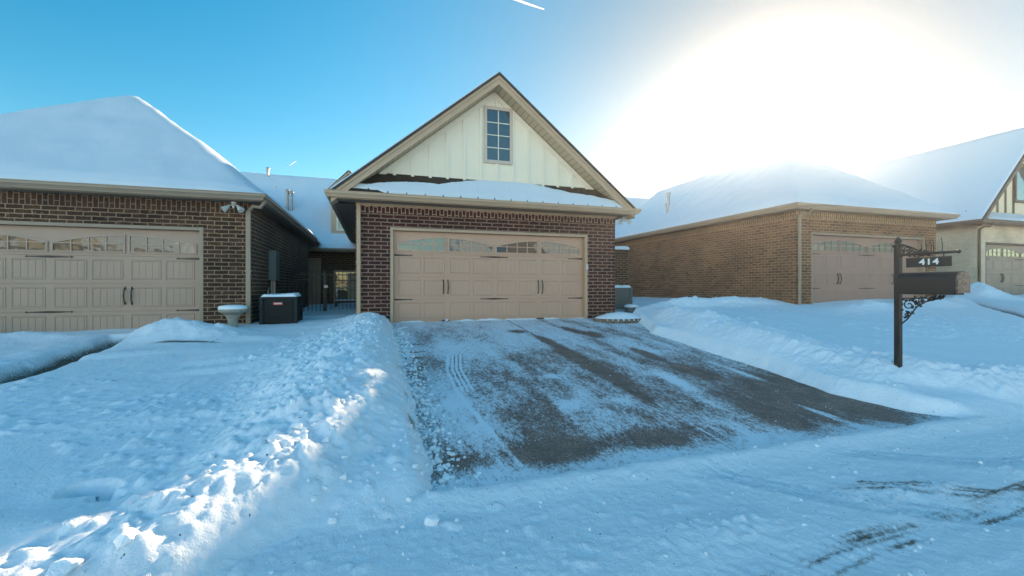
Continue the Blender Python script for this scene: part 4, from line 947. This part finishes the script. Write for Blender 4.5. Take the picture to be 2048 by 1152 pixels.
# box along -y
L_ = .60; yA = my_-.04; zb = .765; rad = .105; hb = .135
prof = [(-rad, zb), (-rad, zb+hb)]+[(-rad*math.cos(a), zb+hb+rad*math.sin(a)) for a in [math.pi*k/12 for k in range(1, 12)]]+[(rad, zb+hb), (rad, zb)]
body = MB().prism([(mx_+p[0], yA, p[1]) for p in prof], (0, -L_, 0)).build('mailbox_body', M['mail'], mb)
MB().prism([(mx_+p[0]*1.05, yA-L_+.004, zb-.006+(p[1]-zb)*1.05) for p in prof], (0, -.022, 0)).build('mailbox_door', M['frost'], mb, bevel=.004)
MB().box(mx_-.07, mx_+.07, yA-L_+.02, yA, zb-.03, zb-.001).build('support_arm', M['mail'], mb)
# top arm with number sign hanging
MB().tube([(mx_, my_, 1.232), (mx_, my_-.60, 1.232)], .016, 10).build('top_arm', M['mail'], mb)
MB().lathe((mx_, my_-.61, 1.232), [(.004, -.022), (.022, -.008), (.022, .008), (.004, .022)], 10).build('arm_end', M['mail'], mb)
sg = MB().box(mx_-.008, mx_+.008, my_-.545, my_-.09, 1.068, 1.185).build('number_sign', M['mail'], mb, bevel=.003)
for yy in (my_-.22, my_-.47): MB().tube([(mx_, yy, 1.18), (mx_, yy, 1.23)], .006, 8).build('sign_hook', M['mail'], mb)
for sd in (-1, 1):
    cu = bpy.data.curves.new('house_number', 'FONT'); cu.body = '414'; cu.size = .098; cu.extrude = .0015; cu.align_x = 'CENTER'; cu.align_y = 'CENTER'; cu.space_character = 1.12; cu.offset = .0028
    to = bpy.data.objects.new('tmp_text', cu); COL.objects.link(to)
    dg = bpy.context.evaluated_depsgraph_get(); me = bpy.data.meshes.new_from_object(to.evaluated_get(dg)); bpy.data.objects.remove(to)
    no = bpy.data.objects.new('house_number', me); COL.objects.link(no); me.materials.clear(); me.materials.append(M['white_text']); no.parent = sg
    no.scale = (1.25, 1, 1)
    no.rotation_euler = (R(90), 0, R(90*sd))
    no.location = Vector((mx_+sd*.0105, my_-.33, 1.1265))-Vector(mb.location)
# scroll brackets with leaves, above and below
def leaf(m, c, L0, ang, wd=.018):
    c = Vector(c); d = Vector((0, -math.cos(ang), math.sin(ang))); n = Vector((0, math.sin(ang), math.cos(ang)))
    a, b_, e = c, c+d*L0*.5+n*wd, c+d*L0; g = c+d*L0*.5-n*wd
    m.prism([tuple(a+Vector((-.004, 0, 0))), tuple(b_+Vector((-.004, 0, 0))), tuple(e+Vector((-.004, 0, 0))), tuple(g+Vector((-.004, 0, 0)))], (.008, 0, 0))
lo = MB()
def spiral(m, cy, cz, r0, a0, turns, sgn=1, r=.007):
    pts = []
    for k in range(26):
        t = k/25; a = a0+sgn*turns*2*math.pi*t; rr_ = r0*(1-.8*t); pts.append((mx_, cy-rr_*math.cos(a), cz+rr_*math.sin(a)))
    m.tube(pts, r, 6); return pts
lo.tube([(mx_, my_-.04, .36), (mx_, my_-.10, .42), (mx_, my_-.15, .50), (mx_, my_-.20, .58), (mx_, my_-.30, .65), (mx_, my_-.46, .70)], .009, 8)
lo.tube([(mx_, my_-.045, .68), (mx_, my_-.47, .695)], .008, 8)
spiral(lo, my_-.12, .60, .07, 0, 1.4); spiral(lo, my_-.25, .66, .035, 1, 1.3); spiral(lo, my_-.10, .48, .045, 2, 1.3, -1); spiral(lo, my_-.36, .675, .025, 0, 1.2)
rng = random.Random(5)
for k in range(46):
    t = rng.random(); yy = my_-.05-.42*t; ztop_ = .69; zlow = .38+.32*min(1, t*1.5); zz = rng.uniform(zlow, ztop_)
    leaf(lo, (mx_, yy, zz), rng.uniform(.035, .06), rng.uniform(0, 6.28), .014)
lo.build('lower_bracket', M['mail'], mb)
up = MB(); spiral(up, my_-.10, 1.27, .06, 0, 1.5); spiral(up, my_-.20, 1.245, .035, 2, 1.3)
up.tube([(mx_, my_-.045, 1.36), (mx_, my_-.12, 1.33), (mx_, my_-.24, 1.26), (mx_, my_-.36, 1.24)], .008, 8)
for k in range(26):
    t = rng.random(); leaf(up, (mx_, my_-.05-.26*t, rng.uniform(1.21, 1.36-.12*t)), rng.uniform(.03, .055), rng.uniform(0, 6.28), .013)
up.build('upper_bracket', M['mail'], mb)
tw = MB()
for yy, h_ in ((my_-.30, .15), (my_-.345, .16), (my_-.37, .165), (my_-.455, .17), (my_-.25, .12)):
    tw.tube([(mx_, yy, 1.24), (mx_, yy-.005, 1.24+h_*.5), (mx_+.004, yy+.012, 1.24+h_)], [.005, .004, .003], 6)
tw.build('ornament_stem', M['mail'], mb)

# ------------------------------------------------------------------ snow chunks that stand out
for (x, y, r, lab, gp) in ((-1.78, -7.93, .065, 'big blocky snow chunk, left one of the pair on the street bank', None), (-1.58, -7.84, .055, 'smaller snow chunk, right one of the pair on the street bank', None),
                       (-1.10, -6.95, .06, 'round snow chunk on the crest of the left bank', None), (-1.0, -6.75, .05, 'snow chunk just above the round one on the left bank crest', None),
                       (2.50, -6.72, .035, 'lone small snow chunk beside the driveway joint near the street', None),
                       (-.10, -7.75, .045, 'upright snow chunk on the street below the driveway corner', None)):
    chunk(x, y, r, lab, gp)
lump = chunk(1.22, -.02, .05, 'small snow lump at the foot of the beige garage door'); lump.location.z = .04

# ------------------------------------------------------------------ contrails, far up
cm, cnt, cb = newmat('ice_crystal_cloud'); tb = cnt.nodes.new('ShaderNodeBsdfTranslucent'); tb.inputs[0].default_value = (.97, .97, .97, 1)
cnt.links.new(tb.outputs[0], cnt.nodes['Material Output'].inputs[0])
def contrail(az, el, az2, el2, dist, w0, w1, label):
    p = [Vector((math.sin(a)*math.cos(e), math.cos(a)*math.cos(e), math.sin(e)))*dist for a, e in ((az, el), ((az+az2)/2, (el+el2)/2), (az2, el2))]
    o = MB().tube([tuple(q) for q in p], [w0, (w0+w1)/2*1.1, w1], 10).build('contrail', cm, smooth=True); return tag(o, label, 'contrail')
def px_dir(px, py):
    x, z_, v = (px-1024)/880, 1, (574-py)/880; a = math.atan2(x, 1)+YAW; e = math.atan2(v, math.hypot(x, 1)); return a, e
contrail(*px_dir(1015, -8), *px_dir(1089, 18), 9000, 22, 8, 'bright white contrail streak at the top edge of the sky')
contrail(*px_dir(574, 334), *px_dir(592, 322), 9000, 5, 4, 'faint short contrail low over the left roof')

# ------------------------------------------------------------------ thin frosty haze in the air (lit by the low sun)
hz = MB().box(-640, 640, -640, 640, -2.4, 8.0).build('haze', None)
hz.data.materials.clear(); hm = bpy.data.materials.new('frost_haze'); hm.use_nodes = True; hnt = hm.node_tree; hnt.nodes.clear()
pv = hnt.nodes.new('ShaderNodeVolumePrincipled'); pv.inputs['Color'].default_value = (1, .97, .93, 1); pv.inputs['Density'].default_value = HAZE; pv.inputs['Anisotropy'].default_value = .84
ho = hnt.nodes.new('ShaderNodeOutputMaterial'); hnt.links.new(pv.outputs[0], ho.inputs['Volume']); hz.data.materials.append(hm)
tag(hz, 'thin frosty haze glowing toward the low sun', 'haze', kind='stuff')
